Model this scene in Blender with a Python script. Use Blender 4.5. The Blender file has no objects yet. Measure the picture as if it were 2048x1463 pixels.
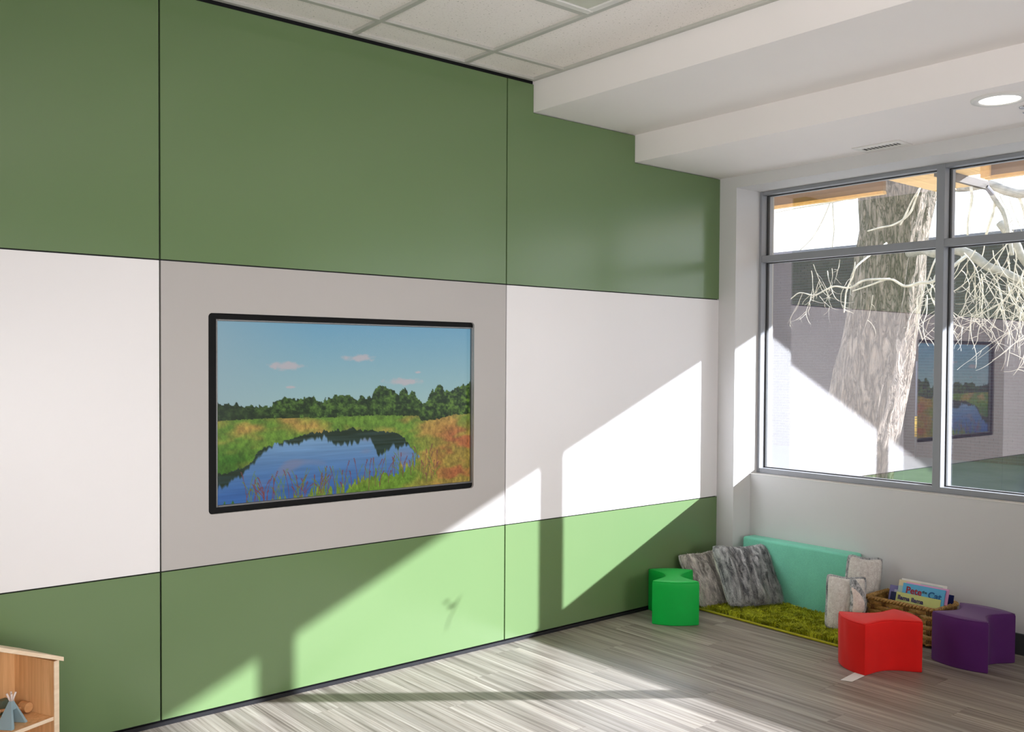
import bpy, bmesh, math, random
import numpy as np
from mathutils import Vector, Matrix, Euler, noise

random.seed(7)
SC = bpy.context.scene
COL = SC.collection
PI = math.pi

# ------------------------------------------------------------------ camera
cam_data = bpy.data.cameras.new('camera')
cam = bpy.data.objects.new('camera', cam_data)
COL.objects.link(cam)
yaw, pitch, roll = math.radians(-39.8879), math.radians(-1.3322), math.radians(0.3345)
fw = Vector((math.sin(-yaw) * math.cos(pitch), math.cos(yaw) * math.cos(pitch), math.sin(pitch)))
rt = Vector((math.cos(yaw), math.sin(yaw), 0))
up = rt.cross(fw)
rt, up = rt * math.cos(roll) + up * math.sin(roll), up * math.cos(roll) - rt * math.sin(roll)
M = Matrix((rt, up, -fw)).transposed().to_4x4()
M.translation = Vector((-4.709, -3.678, 1.417))
cam.matrix_world = M
cam_data.sensor_width = 36.0
cam_data.lens = 1919.55 / 2048 * 36.0
cam_data.shift_y = 33.0 / 2048
cam_data.clip_start = 0.05
cam_data.clip_end = 500
SC.camera = cam

# ------------------------------------------------------------------ view, world, sun, large lights
SC.view_settings.view_transform = 'Standard'
SC.view_settings.look = 'None'
SC.view_settings.gamma = 1.0
SC.view_settings.use_curve_mapping = False
SC.view_settings.exposure = 0.0
SC.cycles.use_denoising = True
SC.cycles.max_bounces = 10
SC.cycles.diffuse_bounces = 5
SC.cycles.glossy_bounces = 4
SC.cycles.transparent_max_bounces = 12
SC.cycles.sample_clamp_indirect = 6.0
SC.cycles.caustics_reflective = False
SC.cycles.caustics_refractive = False

world = bpy.data.worlds.new('sky')
SC.world = world
world.use_nodes = True
wn = world.node_tree
wn.nodes.clear()
wo = wn.nodes.new('ShaderNodeOutputWorld')
wb = wn.nodes.new('ShaderNodeBackground')
wtc = wn.nodes.new('ShaderNodeTexCoord')
wsep = wn.nodes.new('ShaderNodeSeparateXYZ')
wr = wn.nodes.new('ShaderNodeValToRGB')
wr.color_ramp.elements[0].position = 0.0
wr.color_ramp.elements[0].color = (0.95, 0.96, 1.0, 1)
wr.color_ramp.elements[1].position = 0.9
wr.color_ramp.elements[1].color = (0.42, 0.6, 1.0, 1)
wn.links.new(wtc.outputs['Generated'], wsep.inputs[0])
wn.links.new(wsep.outputs['Z'], wr.inputs[0])
wn.links.new(wr.outputs[0], wb.inputs['Color'])
wb.inputs['Strength'].default_value = 4.2
wn.links.new(wb.outputs[0], wo.inputs[0])

SUN_DIR = Vector((-1.32, 1.0, -0.574))          # the way the light travels
sun_data = bpy.data.lights.new('sun', 'SUN')
sun_data.energy = 32.0
sun_data.angle = math.radians(0.53)
sun_data.color = (0.96, 0.985, 1.09)
sun = bpy.data.objects.new('sun', sun_data)
sun.rotation_euler = SUN_DIR.to_track_quat('-Z', 'Y').to_euler()
sun.location = (12, -10, 8)
COL.objects.link(sun)


def area(name, loc, direction, sx, sy, power, color=(1, 1, 1), spread=180):
    d = bpy.data.lights.new(name, 'AREA')
    d.shape = 'RECTANGLE'
    d.size, d.size_y = sx, sy
    d.energy = power
    d.color = color
    d.spread = math.radians(spread)
    o = bpy.data.objects.new(name, d)
    o.location = loc
    o.rotation_euler = Vector(direction).to_track_quat('-Z', 'Y').to_euler()
    COL.objects.link(o)
    return o


# added fill lamps in front of the solid, windowless far walls
NEUTRAL = (1.0, 0.988, 0.985)
area('back_fill', (-3.4, -5.85, 1.15), (0, 1, -0.06), 6.0, 1.2, 20, NEUTRAL, 46)
area('far_fill', (-7.85, -3.0, 1.55), (1, 0, 0.05), 4.2, 1.7, 9, NEUTRAL)
# added fill lamps behind the camera, the second aimed up to brighten the ceiling
area('soft_fill', (-5.4, -4.3, 1.55), (2.6, 4.3, -0.45), 1.3, 1.0, 8, NEUTRAL, 70)
area('ceiling_fill', (-5.7, -4.2, 1.1), (0.75, 0.35, 0.8), 1.4, 1.2, 64, NEUTRAL, 100)

# ------------------------------------------------------------------ materials
def srgb(r, g, b):
    f = lambda c: c / 12.92 if c <= 0.04045 else ((c + 0.055) / 1.055) ** 2.4
    return (f(r / 255), f(g / 255), f(b / 255), 1.0)


class NT:
    """a small helper to write node trees"""

    def __init__(self, name):
        self.m = bpy.data.materials.new(name)
        self.m.use_nodes = True
        self.t = self.m.node_tree
        self.b = self.t.nodes['Principled BSDF']
        self.out = self.t.nodes['Material Output']

    def n(self, kind, **kw):
        nd = self.t.nodes.new('ShaderNode' + kind)
        for k, v in kw.items():
            if k in nd.inputs:
                nd.inputs[k].default_value = v
            else:
                setattr(nd, k, v)
        return nd

    def l(self, a, b):
        self.t.links.new(a, b)

    def coords(self, scale=(1, 1, 1), kind='Object', rot=(0, 0, 0)):
        c = self.n('TexCoord')
        mp = self.n('Mapping')
        mp.inputs['Scale'].default_value = scale
        mp.inputs['Rotation'].default_value = rot
        self.l(c.outputs[kind], mp.inputs['Vector'])
        return mp.outputs[0]

    def noise(self, vec, scale, detail=3, rough=0.5, dist=0.0):
        nd = self.n('TexNoise')
        nd.inputs['Scale'].default_value = scale
        nd.inputs['Detail'].default_value = detail
        nd.inputs['Roughness'].default_value = rough
        nd.inputs['Distortion'].default_value = dist
        if vec is not None:
            self.l(vec, nd.inputs['Vector'])
        return nd.outputs['Fac']

    def ramp(self, fac, stops):
        nd = self.n('ValToRGB')
        el = nd.color_ramp.elements
        while len(el) < len(stops):
            el.new(0.5)
        for e, (p, c) in zip(el, stops):
            e.position = p
            e.color = c
        self.l(fac, nd.inputs[0])
        return nd.outputs[0]

    def mix(self, a, b, fac, mode='MIX'):
        nd = self.n('Mix', data_type='RGBA', blend_type=mode)
        for s, v in ((0, fac), (6, a), (7, b)):
            if hasattr(v, 'is_linked'):
                self.l(v, nd.inputs[s])
            else:
                nd.inputs[s].default_value = v
        return nd.outputs[2]

    def bump(self, h, strength=0.2, dist=0.01):
        nd = self.n('Bump')
        nd.inputs['Strength'].default_value = strength
        nd.inputs['Distance'].default_value = dist
        self.l(h, nd.inputs['Height'])
        self.l(nd.outputs[0], self.b.inputs['Normal'])

    def base(self, v):
        if hasattr(v, 'is_linked'):
            self.l(v, self.b.inputs['Base Color'])
        else:
            self.b.inputs['Base Color'].default_value = v

    def set(self, **kw):
        for k, v in kw.items():
            self.b.inputs[k.replace('_', ' ')].default_value = v
        return self


def plain(name, col, rough=0.5, spec=0.5, metal=0.0, var=0.04, vs=6.0, bump=0.0, bs=200.0):
    t = NT(name)
    v = t.coords()
    nz = t.noise(v, vs, 3)
    lo = tuple(c * (1 - var) for c in col[:3]) + (1,)
    hi = tuple(min(1, c * (1 + var)) for c in col[:3]) + (1,)
    t.base(t.ramp(nz, [(0.3, lo), (0.7, hi)]))
    t.b.inputs['Roughness'].default_value = rough
    t.b.inputs['Specular IOR Level'].default_value = spec
    t.b.inputs['Metallic'].default_value = metal
    if bump:
        t.bump(t.noise(v, bs, 3), bump, 0.002)
    return t.m


MAT = {}
MAT['green'] = plain('green_panel_paint', (0.132, 0.207, 0.088, 1), 0.20, 0.6, var=0.015, vs=1.5, bump=0.02, bs=350)
MAT['white'] = plain('white_panel_paint', (0.80, 0.775, 0.775, 1), 0.30, 0.4, var=0.01, vs=1.5)
MAT['grey'] = plain('warm_grey_panel_paint', (0.435, 0.41, 0.39, 1), 0.38, 0.4, var=0.012, vs=1.5)
MAT['black'] = plain('black_backing', (0.006, 0.006, 0.007, 1), 0.6, 0.3)
MAT['black_trim'] = plain('black_trim_metal', (0.010, 0.010, 0.012, 1), 0.45, 0.3)
MAT['wall'] = plain('grey_wall_paint', (0.66, 0.65, 0.645, 1), 0.6, 0.3, var=0.012, vs=2, bump=0.05, bs=260)
MAT['bulk'] = plain('white_gypsum_paint', (0.87, 0.825, 0.81, 1), 0.7, 0.3, var=0.01, vs=2)
MAT['frame'] = plain('grey_window_frame_paint', (0.28, 0.29, 0.31, 1), 0.42, 0.5, var=0.03)
MAT['gasket'] = plain('black_gasket', (0.02, 0.02, 0.02, 1), 0.7)
MAT['grid'] = plain('ceiling_grid_paint', (0.50, 0.495, 0.455, 1), 0.5)
MAT['baseb'] = plain('dark_grey_vinyl', (0.045, 0.048, 0.05, 1), 0.5)
MAT['metal'] = plain('white_metal', (0.75, 0.73, 0.70, 1), 0.4)
MAT['chrome'] = plain('chrome', (0.6, 0.6, 0.6, 1), 0.15, metal=1.0)
MAT['dark'] = plain('dark_slot', (0.02, 0.018, 0.015, 1), 0.9)
MAT['lens'] = plain('acrylic_lens', (0.60, 0.60, 0.52, 1), 0.4)
MAT['plastic_black'] = plain('black_bezel', (0.004, 0.004, 0.004, 1), 0.5, 0.12)
MAT['bezel_grey'] = plain('grey_satin_bezel', (0.20, 0.20, 0.20, 1), 0.3, 0.6, metal=0.6)


def m_tile():
    t = NT('fissured_ceiling_tile')
    v = t.coords()
    f = t.noise(v, 95, 4, 0.65)
    f2 = t.noise(v, 210, 2, 0.5)
    c1 = t.ramp(f, [(0.30, (0.40, 0.37, 0.33, 1)), (0.40, (0.93, 0.87, 0.84, 1))])
    c2 = t.ramp(f2, [(0.26, (0.30, 0.27, 0.23, 1)), (0.33, (1, 1, 1, 1))])
    t.base(t.mix(c1, c2, 0.8, 'MULTIPLY'))
    t.set(Roughness=0.9)
    t.bump(f, 0.3, 0.003)
    return t.m


MAT['tile'] = m_tile()


def m_floor():
    t = NT('grey_vinyl_plank')
    oi = t.n('ObjectInfo')
    c = t.n('TexCoord')
    add = t.n('VectorMath', operation='ADD')
    sc = t.n('VectorMath', operation='SCALE')
    comb = t.n('CombineXYZ')
    t.l(oi.outputs['Random'], comb.inputs[0])
    t.l(oi.outputs['Random'], comb.inputs[1])
    t.l(comb.outputs[0], sc.inputs[0])
    sc.inputs['Scale'].default_value = 37.0
    t.l(c.outputs['Object'], add.inputs[0])
    t.l(sc.outputs[0], add.inputs[1])
    mp = t.n('Mapping')
    mp.inputs['Scale'].default_value = (85, 1.3, 1)
    t.l(add.outputs[0], mp.inputs['Vector'])
    f1 = t.noise(mp.outputs[0], 1.0, 5, 0.62, 0.6)
    mp2 = t.n('Mapping')
    mp2.inputs['Scale'].default_value = (14, 0.55, 1)
    t.l(add.outputs[0], mp2.inputs['Vector'])
    f2 = t.noise(mp2.outputs[0], 1.0, 3, 0.5, 0.3)
    col1 = t.ramp(f1, [(0.30, (0.145, 0.122, 0.103, 1)), (0.46, (0.275, 0.242, 0.210, 1)), (0.70, (0.43, 0.395, 0.355, 1))])
    col2 = t.ramp(f2, [(0.35, (0.62, 0.60, 0.58, 1)), (0.65, (1.18, 1.17, 1.15, 1))])
    col = t.mix(col1, col2, 1.0, 'MULTIPLY')
    tone = t.ramp(oi.outputs['Random'], [(0, (0.93, 0.93, 0.93, 1)), (1, (1.06, 1.06, 1.05, 1))])
    t.base(t.mix(col, tone, 1.0, 'MULTIPLY'))
    t.set(Roughness=0.42)
    t.b.inputs['Specular IOR Level'].default_value = 0.25
    t.bump(f1, 0.12, 0.001)
    return t.m


MAT['plank'] = m_floor()


def m_glass():
    m = bpy.data.materials.new('window_glass')
    m.use_nodes = True
    t = m.node_tree
    t.nodes.clear()
    o = t.nodes.new('ShaderNodeOutputMaterial')
    mx = t.nodes.new('ShaderNodeMixShader')
    tr = t.nodes.new('ShaderNodeBsdfTransparent')
    gl = t.nodes.new('ShaderNodeBsdfGlossy')
    lw = t.nodes.new('ShaderNodeLayerWeight')
    lw.inputs['Blend'].default_value = 0.5
    pw = t.nodes.new('ShaderNodeMath')
    pw.operation = 'POWER'
    pw.inputs[1].default_value = 3.0
    ad = t.nodes.new('ShaderNodeMath')
    ad.operation = 'MULTIPLY_ADD'
    ad.use_clamp = True
    ad.inputs[1].default_value = 0.75
    ad.inputs[2].default_value = 0.25
    tr.inputs['Color'].default_value = (0.97, 0.985, 0.98, 1)
    gl.inputs['Roughness'].default_value = 0.0
    gl.inputs['Color'].default_value = (0.98, 0.97, 0.98, 1)
    t.links.new(lw.outputs['Facing'], pw.inputs[0])
    t.links.new(pw.outputs[0], ad.inputs[0])
    t.links.new(ad.outputs[0], mx.inputs[0])
    t.links.new(tr.outputs[0], mx.inputs[1])
    t.links.new(gl.outputs[0], mx.inputs[2])
    t.links.new(mx.outputs[0], o.inputs[0])
    return m


MAT['glass'] = m_glass()


def m_emit(name, col, s):
    t = NT(name)
    t.base((0.8, 0.8, 0.8, 1))
    t.b.inputs['Emission Color'].default_value = col
    t.b.inputs['Emission Strength'].default_value = s
    return t.m


MAT['lamp'] = m_emit('lit_lamp_lens', (1.0, 0.97, 0.93, 1), 6.0)


def m_cloth(name, col, rough=0.8, weave=900, var=0.06, bump=0.15, sheen=0.15, wr=0.0):
    t = NT(name)
    v = t.coords()
    f = t.noise(v, weave, 2, 0.5)
    f2 = t.noise(v, 9, 3, 0.5)
    lo = tuple(c * (1 - var) for c in col[:3]) + (1,)
    hi = tuple(min(1, c * (1 + var)) for c in col[:3]) + (1,)
    a = t.ramp(f, [(0.3, lo), (0.7, hi)])
    b = t.ramp(f2, [(0.3, (0.95, 0.95, 0.95, 1)), (0.7, (1.04, 1.04, 1.04, 1))])
    t.base(t.mix(a, b, 1.0, 'MULTIPLY'))
    t.set(Roughness=rough)
    t.b.inputs['Specular IOR Level'].default_value = 0.25
    t.b.inputs['Sheen Weight'].default_value = sheen
    t.bump(f, bump, 0.0008)
    return t.m


MAT['seat_green'] = m_cloth('bright_green_vinyl', (0.0, 0.42, 0.055, 1), 0.5, 500, 0.02, 0.03, 0.05)
MAT['seat_red'] = m_cloth('bright_red_fabric', (0.74, 0.006, 0.004, 1), 0.7, 700, 0.03, 0.06, 0.1)
MAT['seat_purple'] = m_cloth('deep_purple_fabric', (0.092, 0.012, 0.135, 1), 0.65, 700, 0.03, 0.06, 0.15)
MAT['mint'] = m_cloth('mint_woven_fabric', (0.22, 0.66, 0.48, 1), 0.8, 420, 0.13, 0.2, 0.1)
MAT['paper'] = plain('white_paper', (0.75, 0.73, 0.70, 1), 0.7)


def m_fur(name, dark, light, streak=(38, 38, 10), sharp=(0.38, 0.60), grain=(.72, 1.25)):
    t = NT(name)
    v = t.coords(scale=streak)
    f = t.noise(v, 1.0, 5, 0.68, 0.8)
    v2 = t.coords()
    f2 = t.noise(v2, 240, 2, 0.6)
    a = t.ramp(f, [(sharp[0], dark), (sharp[1], light)])
    b = t.ramp(f2, [(0.3, (grain[0],) * 3 + (1,)), (0.7, (grain[1],) * 3 + (1,))])
    t.base(t.mix(a, b, 1.0, 'MULTIPLY'))
    t.set(Roughness=0.95)
    t.b.inputs['Specular IOR Level'].default_value = 0.1
    t.b.inputs['Sheen Weight'].default_value = 0.3
    t.bump(f2, 0.5, 0.004)
    return t.m


MAT['fur_grey'] = m_fur('grey_marbled_fur', (0.10, 0.105, 0.115, 1), (0.72, 0.72, 0.72, 1))
MAT['fur_beige'] = m_fur('beige_marbled_fur', (0.22, 0.20, 0.175, 1), (0.82, 0.77, 0.71, 1))
MAT['fur_cream'] = m_fur('cream_sherpa', (0.72, 0.67, 0.62, 1), (0.90, 0.87, 0.82, 1), (60, 60, 60), (0.35, 0.6), (.9, 1.08))
MAT['fur_pink'] = m_fur('pale_pink_sherpa', (0.74, 0.62, 0.56, 1), (0.90, 0.80, 0.74, 1), (60, 60, 60), (0.35, 0.6), (.9, 1.08))
MAT['fur_edge'] = m_fur('grey_edge_fur', (0.17, 0.18, 0.19, 1), (0.62, 0.62, 0.62, 1), (50, 50, 30))


def m_pile():
    t = NT('moss_green_shag')
    g = t.n('NewGeometry')
    v = t.coords()
    f = t.noise(v, 30, 3, 0.6)
    a = t.ramp(f, [(0.3, (0.25, 0.27, 0.007, 1)), (0.7, (0.50, 0.52, 0.018, 1))])
    rnd = t.ramp(g.outputs['Random Per Island'], [(0, (0.65, 0.65, 0.65, 1)), (1, (1.3, 1.3, 1.3, 1))])
    t.base(t.mix(a, rnd, 1.0, 'MULTIPLY'))
    t.set(Roughness=0.75)
    t.b.inputs['Specular IOR Level'].default_value = 0.25
    return t.m


MAT['pile'] = m_pile()
MAT['rug_back'] = m_cloth('olive_rug_backing', (0.20, 0.21, 0.012, 1), 0.9, 300)
MAT['rug_bind'] = m_cloth('yellow_green_binding', (0.42, 0.38, 0.01, 1), 0.8, 300)


def m_wood(name, a, b, scale=(30, 30, 2.0), rough=0.5, rings=1.0):
    t = NT(name)
    oi = t.n('ObjectInfo')
    c = t.n('TexCoord')
    add = t.n('VectorMath', operation='ADD')
    comb = t.n('CombineXYZ')
    ml = t.n('Math', operation='MULTIPLY')
    ml.inputs[1].default_value = 13.0
    t.l(oi.outputs['Random'], ml.inputs[0])
    t.l(ml.outputs[0], comb.inputs[0])
    t.l(ml.outputs[0], comb.inputs[1])
    t.l(c.outputs['Object'], add.inputs[0])
    t.l(comb.outputs[0], add.inputs[1])
    mp = t.n('Mapping')
    mp.inputs['Scale'].default_value = scale
    t.l(add.outputs[0], mp.inputs['Vector'])
    f = t.noise(mp.outputs[0], rings, 4, 0.6, 0.9)
    t.base(t.ramp(f, [(0.3, a), (0.7, b)]))
    t.set(Roughness=rough)
    t.bump(f, 0.08, 0.001)
    return t.m


MAT['pine'] = m_wood('pine_veneer', (0.56, 0.30, 0.125, 1), (0.80, 0.50, 0.25, 1), (46, 46, 2.2))
MAT['pine_light'] = m_wood('pale_birch', (0.74, 0.55, 0.37, 1), (0.88, 0.72, 0.53, 1), (5, 30, 30))
MAT['toy_wood'] = m_wood('toy_beech', (0.46, 0.23, 0.095, 1), (0.60, 0.33, 0.15, 1), (20, 60, 60))
MAT['cedar'] = m_wood('golden_soffit_board', (0.60, 0.36, 0.11, 1), (0.78, 0.50, 0.18, 1), (2.0, 26, 26), 0.6)
MAT['cedar_dark'] = m_wood('brown_fascia_board', (0.14, 0.072, 0.024, 1), (0.20, 0.108, 0.036, 1), (26, 2.0, 26), 0.6)
MAT['joist'] = m_wood('shade_darkened_joist', (0.022, 0.012, 0.005, 1), (0.04, 0.022, 0.009, 1), (2.0, 26, 26), 0.8)  # near-black brown: shade from the roof above is put into the colour
MAT['wicker'] = m_wood('water_hyacinth', (0.19, 0.09, 0.018, 1), (0.56, 0.325, 0.085, 1), (70, 70, 110), 0.5)
MAT['wicker_dark'] = m_wood('dark_reed', (0.10, 0.042, 0.01, 1), (0.30, 0.145, 0.035, 1), (90, 90, 20), 0.5)
MAT['toy_blue'] = plain('pale_blue_paint', (0.24, 0.345, 0.385, 1), 0.6)
MAT['toy_white'] = plain('pale_stick', (0.72, 0.62, 0.58, 1), 0.6)
MAT['toy_green'] = plain('dull_green_paint', (0.10, 0.14, 0.10, 1), 0.6)


def m_bark(name, dark, mid, light):
    t = NT(name)
    f = t.noise(t.coords(scale=(11, 11, 2.6)), 1.0, 5, 0.6, 0.9)
    g = t.noise(t.coords(scale=(26, 26, 9)), 1.0, 4, 0.65, 0.6)
    ab = t.n('Math', operation='SUBTRACT')
    ab.inputs[1].default_value = 0.5
    t.l(f, ab.inputs[0])
    a2 = t.n('Math', operation='ABSOLUTE')
    t.l(ab.outputs[0], a2.inputs[0])
    a = t.ramp(a2.outputs[0], [(0.0, dark), (0.035, mid), (0.14, light)])
    b = t.ramp(g, [(0.3, (0.62, 0.62, 0.62, 1)), (0.7, (1.22, 1.2, 1.18, 1))])
    t.base(t.mix(a, b, 1.0, 'MULTIPLY'))
    t.set(Roughness=0.9)
    h = t.n('Math', operation='MULTIPLY_ADD')
    h.inputs[1].default_value = 2.2
    t.l(a2.outputs[0], h.inputs[0])
    hg = t.n('Math', operation='MULTIPLY')
    hg.inputs[1].default_value = 0.35
    t.l(g, hg.inputs[0])
    t.l(hg.outputs[0], h.inputs[2])
    t.bump(h.outputs[0], 0.9, 0.07)
    return t.m


MAT['bark'] = m_bark('furrowed_bark', (0.035, 0.025, 0.018, 1), (0.19, 0.145, 0.11, 1), (0.36, 0.285, 0.22, 1))
MAT['limb'] = plain('pale_limb_bark', (0.33, 0.29, 0.23, 1), 0.85, var=0.25, vs=14)
MAT['twig'] = plain('pale_twig_bark', (0.56, 0.49, 0.37, 1), 0.8, var=0.25, vs=9)


def m_brick():
    t = NT('purple_brown_brick')
    g = t.n('NewGeometry')
    oi = t.n('ObjectInfo')
    ad = t.n('Math', operation='ADD')
    fr = t.n('Math', operation='FRACT')
    t.l(g.outputs['Random Per Island'], ad.inputs[0])
    t.l(oi.outputs['Random'], ad.inputs[1])
    t.l(ad.outputs[0], fr.inputs[0])
    t.base(t.ramp(fr.outputs[0], [(0.0, (0.028, 0.015, 0.020, 1)), (0.5, (0.040, 0.022, 0.028, 1)), (1.0, (0.052, 0.030, 0.035, 1))]))
    t.set(Roughness=0.9)
    return t.m


MAT['brick'] = m_brick()
MAT['mortar'] = plain('grey_mortar', (0.075, 0.08, 0.09, 1), 0.95)
MAT['ground'] = plain('dry_winter_ground', (0.05, 0.047, 0.037, 1), 0.95, var=0.3, vs=1.5)
MAT['bounce_ground'] = plain('pale_bounce_ground', (0.52, 0.48, 0.42, 1), 0.9, var=0.1, vs=2)
MAT['conduit'] = plain('grey_conduit', (0.13, 0.12, 0.14, 1), 0.5)
MAT['yellow'] = plain('yellow_marker', (0.75, 0.42, 0.01, 1), 0.5)
MAT['ext'] = plain('exterior_stucco', (0.4, 0.38, 0.35, 1), 0.9)


# ------------------------------------------------------------------ mesh helpers
class MB:
    def __init__(self):
        self.v, self.f = [], []

    def add(self, vs, fs):
        o = len(self.v)
        self.v += [tuple(p) for p in vs]
        self.f += [tuple(i + o for i in q) for q in fs]
        return self

    def box(self, x0, x1, y0, y1, z0, z1, mat=None):
        vs = [(x, y, z) for x in (x0, x1) for y in (y0, y1) for z in (z0, z1)]
        if mat is not None:
            vs = [mat @ Vector(p) for p in vs]
        return self.add(vs, [(0, 1, 3, 2), (4, 6, 7, 5), (0, 4, 5, 1), (2, 3, 7, 6), (0, 2, 6, 4), (1, 5, 7, 3)])

    def tube(self, path, r, n=6, cap=True, closed=False):
        P = [Vector(p) for p in path]
        k = len(P)
        rs = r if isinstance(r, (list, tuple)) else [r] * k
        vs, fs = [], []
        prev = None
        for i in range(k):
            if closed:
                t = P[(i + 1) % k] - P[i - 1]
            else:
                t = P[min(i + 1, k - 1)] - P[max(i - 1, 0)]
            if t.length < 1e-9:
                t = Vector((0, 0, 1))
            t.normalize()
            if prev is None:
                a = t.cross(Vector((0.13, 0.21, 0.97)))
                if a.length < 0.1:
                    a = t.cross(Vector((1, 0, 0)))
            else:
                a = prev - t * prev.dot(t)
            a.normalize()
            prev = a
            b = t.cross(a)
            for j in range(n):
                w = 2 * PI * j / n
                vs.append(P[i] + (a * math.cos(w) + b * math.sin(w)) * rs[i])
        seg = k if closed else k - 1
        for i in range(seg):
            for j in range(n):
                a0, a1 = i * n + j, i * n + (j + 1) % n
                b0, b1 = ((i + 1) % k) * n + j, ((i + 1) % k) * n + (j + 1) % n
                fs.append((a0, a1, b1, b0))
        if cap and not closed:
            fs.append(tuple(range(n - 1, -1, -1)))
            fs.append(tuple((k - 1) * n + j for j in range(n)))
        return self.add(vs, fs)

    def prism(self, poly, z0, z1, axis='z'):
        """extrude a 2D polygon; axis says which way"""
        n = len(poly)
        g = {'z': lambda a, b, c: (a, b, c), 'y': lambda a, b, c: (a, c, b), 'x': lambda a, b, c: (c, a, b)}[axis]
        vs = [g(a, b, z0) for a, b in poly] + [g(a, b, z1) for a, b in poly]
        fs = [tuple(range(n - 1, -1, -1)), tuple(range(n, 2 * n))]
        fs += [(i, (i + 1) % n, n + (i + 1) % n, n + i) for i in range(n)]
        return self.add(vs, fs)

    def disc(self, c, r, z0, z1, n=32, axis='z'):
        return self.prism([(c[0] + r * math.cos(2 * PI * i / n), c[1] + r * math.sin(2 * PI * i / n)) for i in range(n)], z0, z1, axis)

    def build(self, name, mat, parent=None, smooth=False, bevel=0.0, seg=1):
        me = bpy.data.meshes.new(name)
        me.from_pydata(self.v, [], self.f)
        bm = bmesh.new()
        bm.from_mesh(me)
        bmesh.ops.recalc_face_normals(bm, faces=bm.faces)
        if bevel > 0:
            ed = [e for e in bm.edges if len(e.link_faces) == 2 and e.calc_face_angle(0) > 0.6]
            bmesh.ops.bevel(bm, geom=ed, offset=bevel, segments=seg, profile=0.5, affect='EDGES')
        bm.to_mesh(me)
        bm.free()
        me.materials.append(mat)
        if smooth:
            for p in me.polygons:
                p.use_smooth = True
        o = bpy.data.objects.new(name, me)
        COL.objects.link(o)
        if parent is not None:
            o.parent = parent
        return o


def smooth_angle(o, deg=40):
    bm = bmesh.new()
    bm.from_mesh(o.data)
    for f in bm.faces:
        f.smooth = True
    for e in bm.edges:
        if len(e.link_faces) == 2 and e.calc_face_angle(0) > math.radians(deg):
            e.smooth = False
    bm.to_mesh(o.data)
    bm.free()


def tag(o, label=None, cat=None, group=None, kind=None):
    if label: o['label'] = label
    if cat: o['category'] = cat
    if group: o['group'] = group
    if kind: o['kind'] = kind
    return o


def thing(name, loc, label, cat, rz=0.0, group=None, rot=None):
    o = bpy.data.objects.new(name, None)
    o.location = loc
    o.rotation_euler = rot if rot else (0, 0, rz)
    o.empty_display_size = 0.1
    COL.objects.link(o)
    return tag(o, label, cat, group)


def struct(mb, name, mat, parent=None, **kw):
    o = mb.build(name, mat, parent, **kw)
    if parent is None:
        o['kind'] = 'structure'
    return o


def link_copy(src, name, parent, loc=None):
    o = src.copy()
    o.name = name
    COL.objects.link(o)
    o.parent = parent
    if loc is not None:
        o.location = loc
    return o


# ------------------------------------------------------------------ room dimensions
XL, YB = -8.0, -6.0                     # far ends of the room
ZC, ZB1, ZB2 = 2.823, 2.669, 2.520
XB1, XB2 = -1.501, -0.752
XA = 0.166                              # face of the low wall under the window
XF, XG, XO = 0.229, 0.287, 0.345        # frame face, glass, outside of frame
YJ = -0.122                             # window jamb
ZS, ZH = 0.735, 2.452                   # sill, head

# ------------------------------------------------------------------ floor
fl = struct(MB().box(XL - .2, 0.5, YB - .2, 0.2, -0.12, -0.004), 'floor', MAT['mortar'])
PW, PL_ = 0.152, 1.22
pm = MB().box(0, PW - 0.0008, 0, PL_ - 0.0008, -0.004, 0).build('plank', MAT['plank'], fl)
pm.location = (0.166 - PW, -PL_, 0)
first = True
nx = int(math.ceil((0.166 - XL) / PW))
for i in range(nx):
    off = (i * 0.41) % 1.0 * PL_
    for j in range(6):
        y1 = off - j * PL_
        if y1 - PL_ > 0.1 or y1 < YB:
            continue
        p = pm if first else link_copy(pm, 'plank', fl)
        first = False
        p.location = (0.166 - PW * (i + 1), y1 - PL_, 0)

# ------------------------------------------------------------------ panelled wall (left)
wl = struct(MB().box(XL - .2, 0.0, 0.013, 0.2, -0.004, 2.95), 'wall_left', MAT['black'])
# the backing is cut for the screen: rebuild as four boxes around the opening
TX0, TX1, TZ0, TZ1 = -3.198, -1.874, 0.7975, 1.597
mb = MB()
mb.box(XL - .2, TX0 - .02, 0.013, 0.2, -0.004, 2.95)
mb.box(TX1 + .02, 0.0, 0.013, 0.2, -0.004, 2.95)
mb.box(TX0 - .02, TX1 + .02, 0.013, 0.2, -0.004, TZ0 - .02)
mb.box(TX0 - .02, TX1 + .02, 0.013, 0.2, TZ1 + .02, 2.95)
mb.box(TX0 - .02, TX1 + .02, 0.11, 0.2, TZ0 - .02, TZ1 + .02)
old = wl.data
tmp = mb.build('wall_left_backing', MAT['black'])
wl.data = tmp.data
bpy.data.objects.remove(tmp)
bpy.data.meshes.remove(old)

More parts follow.
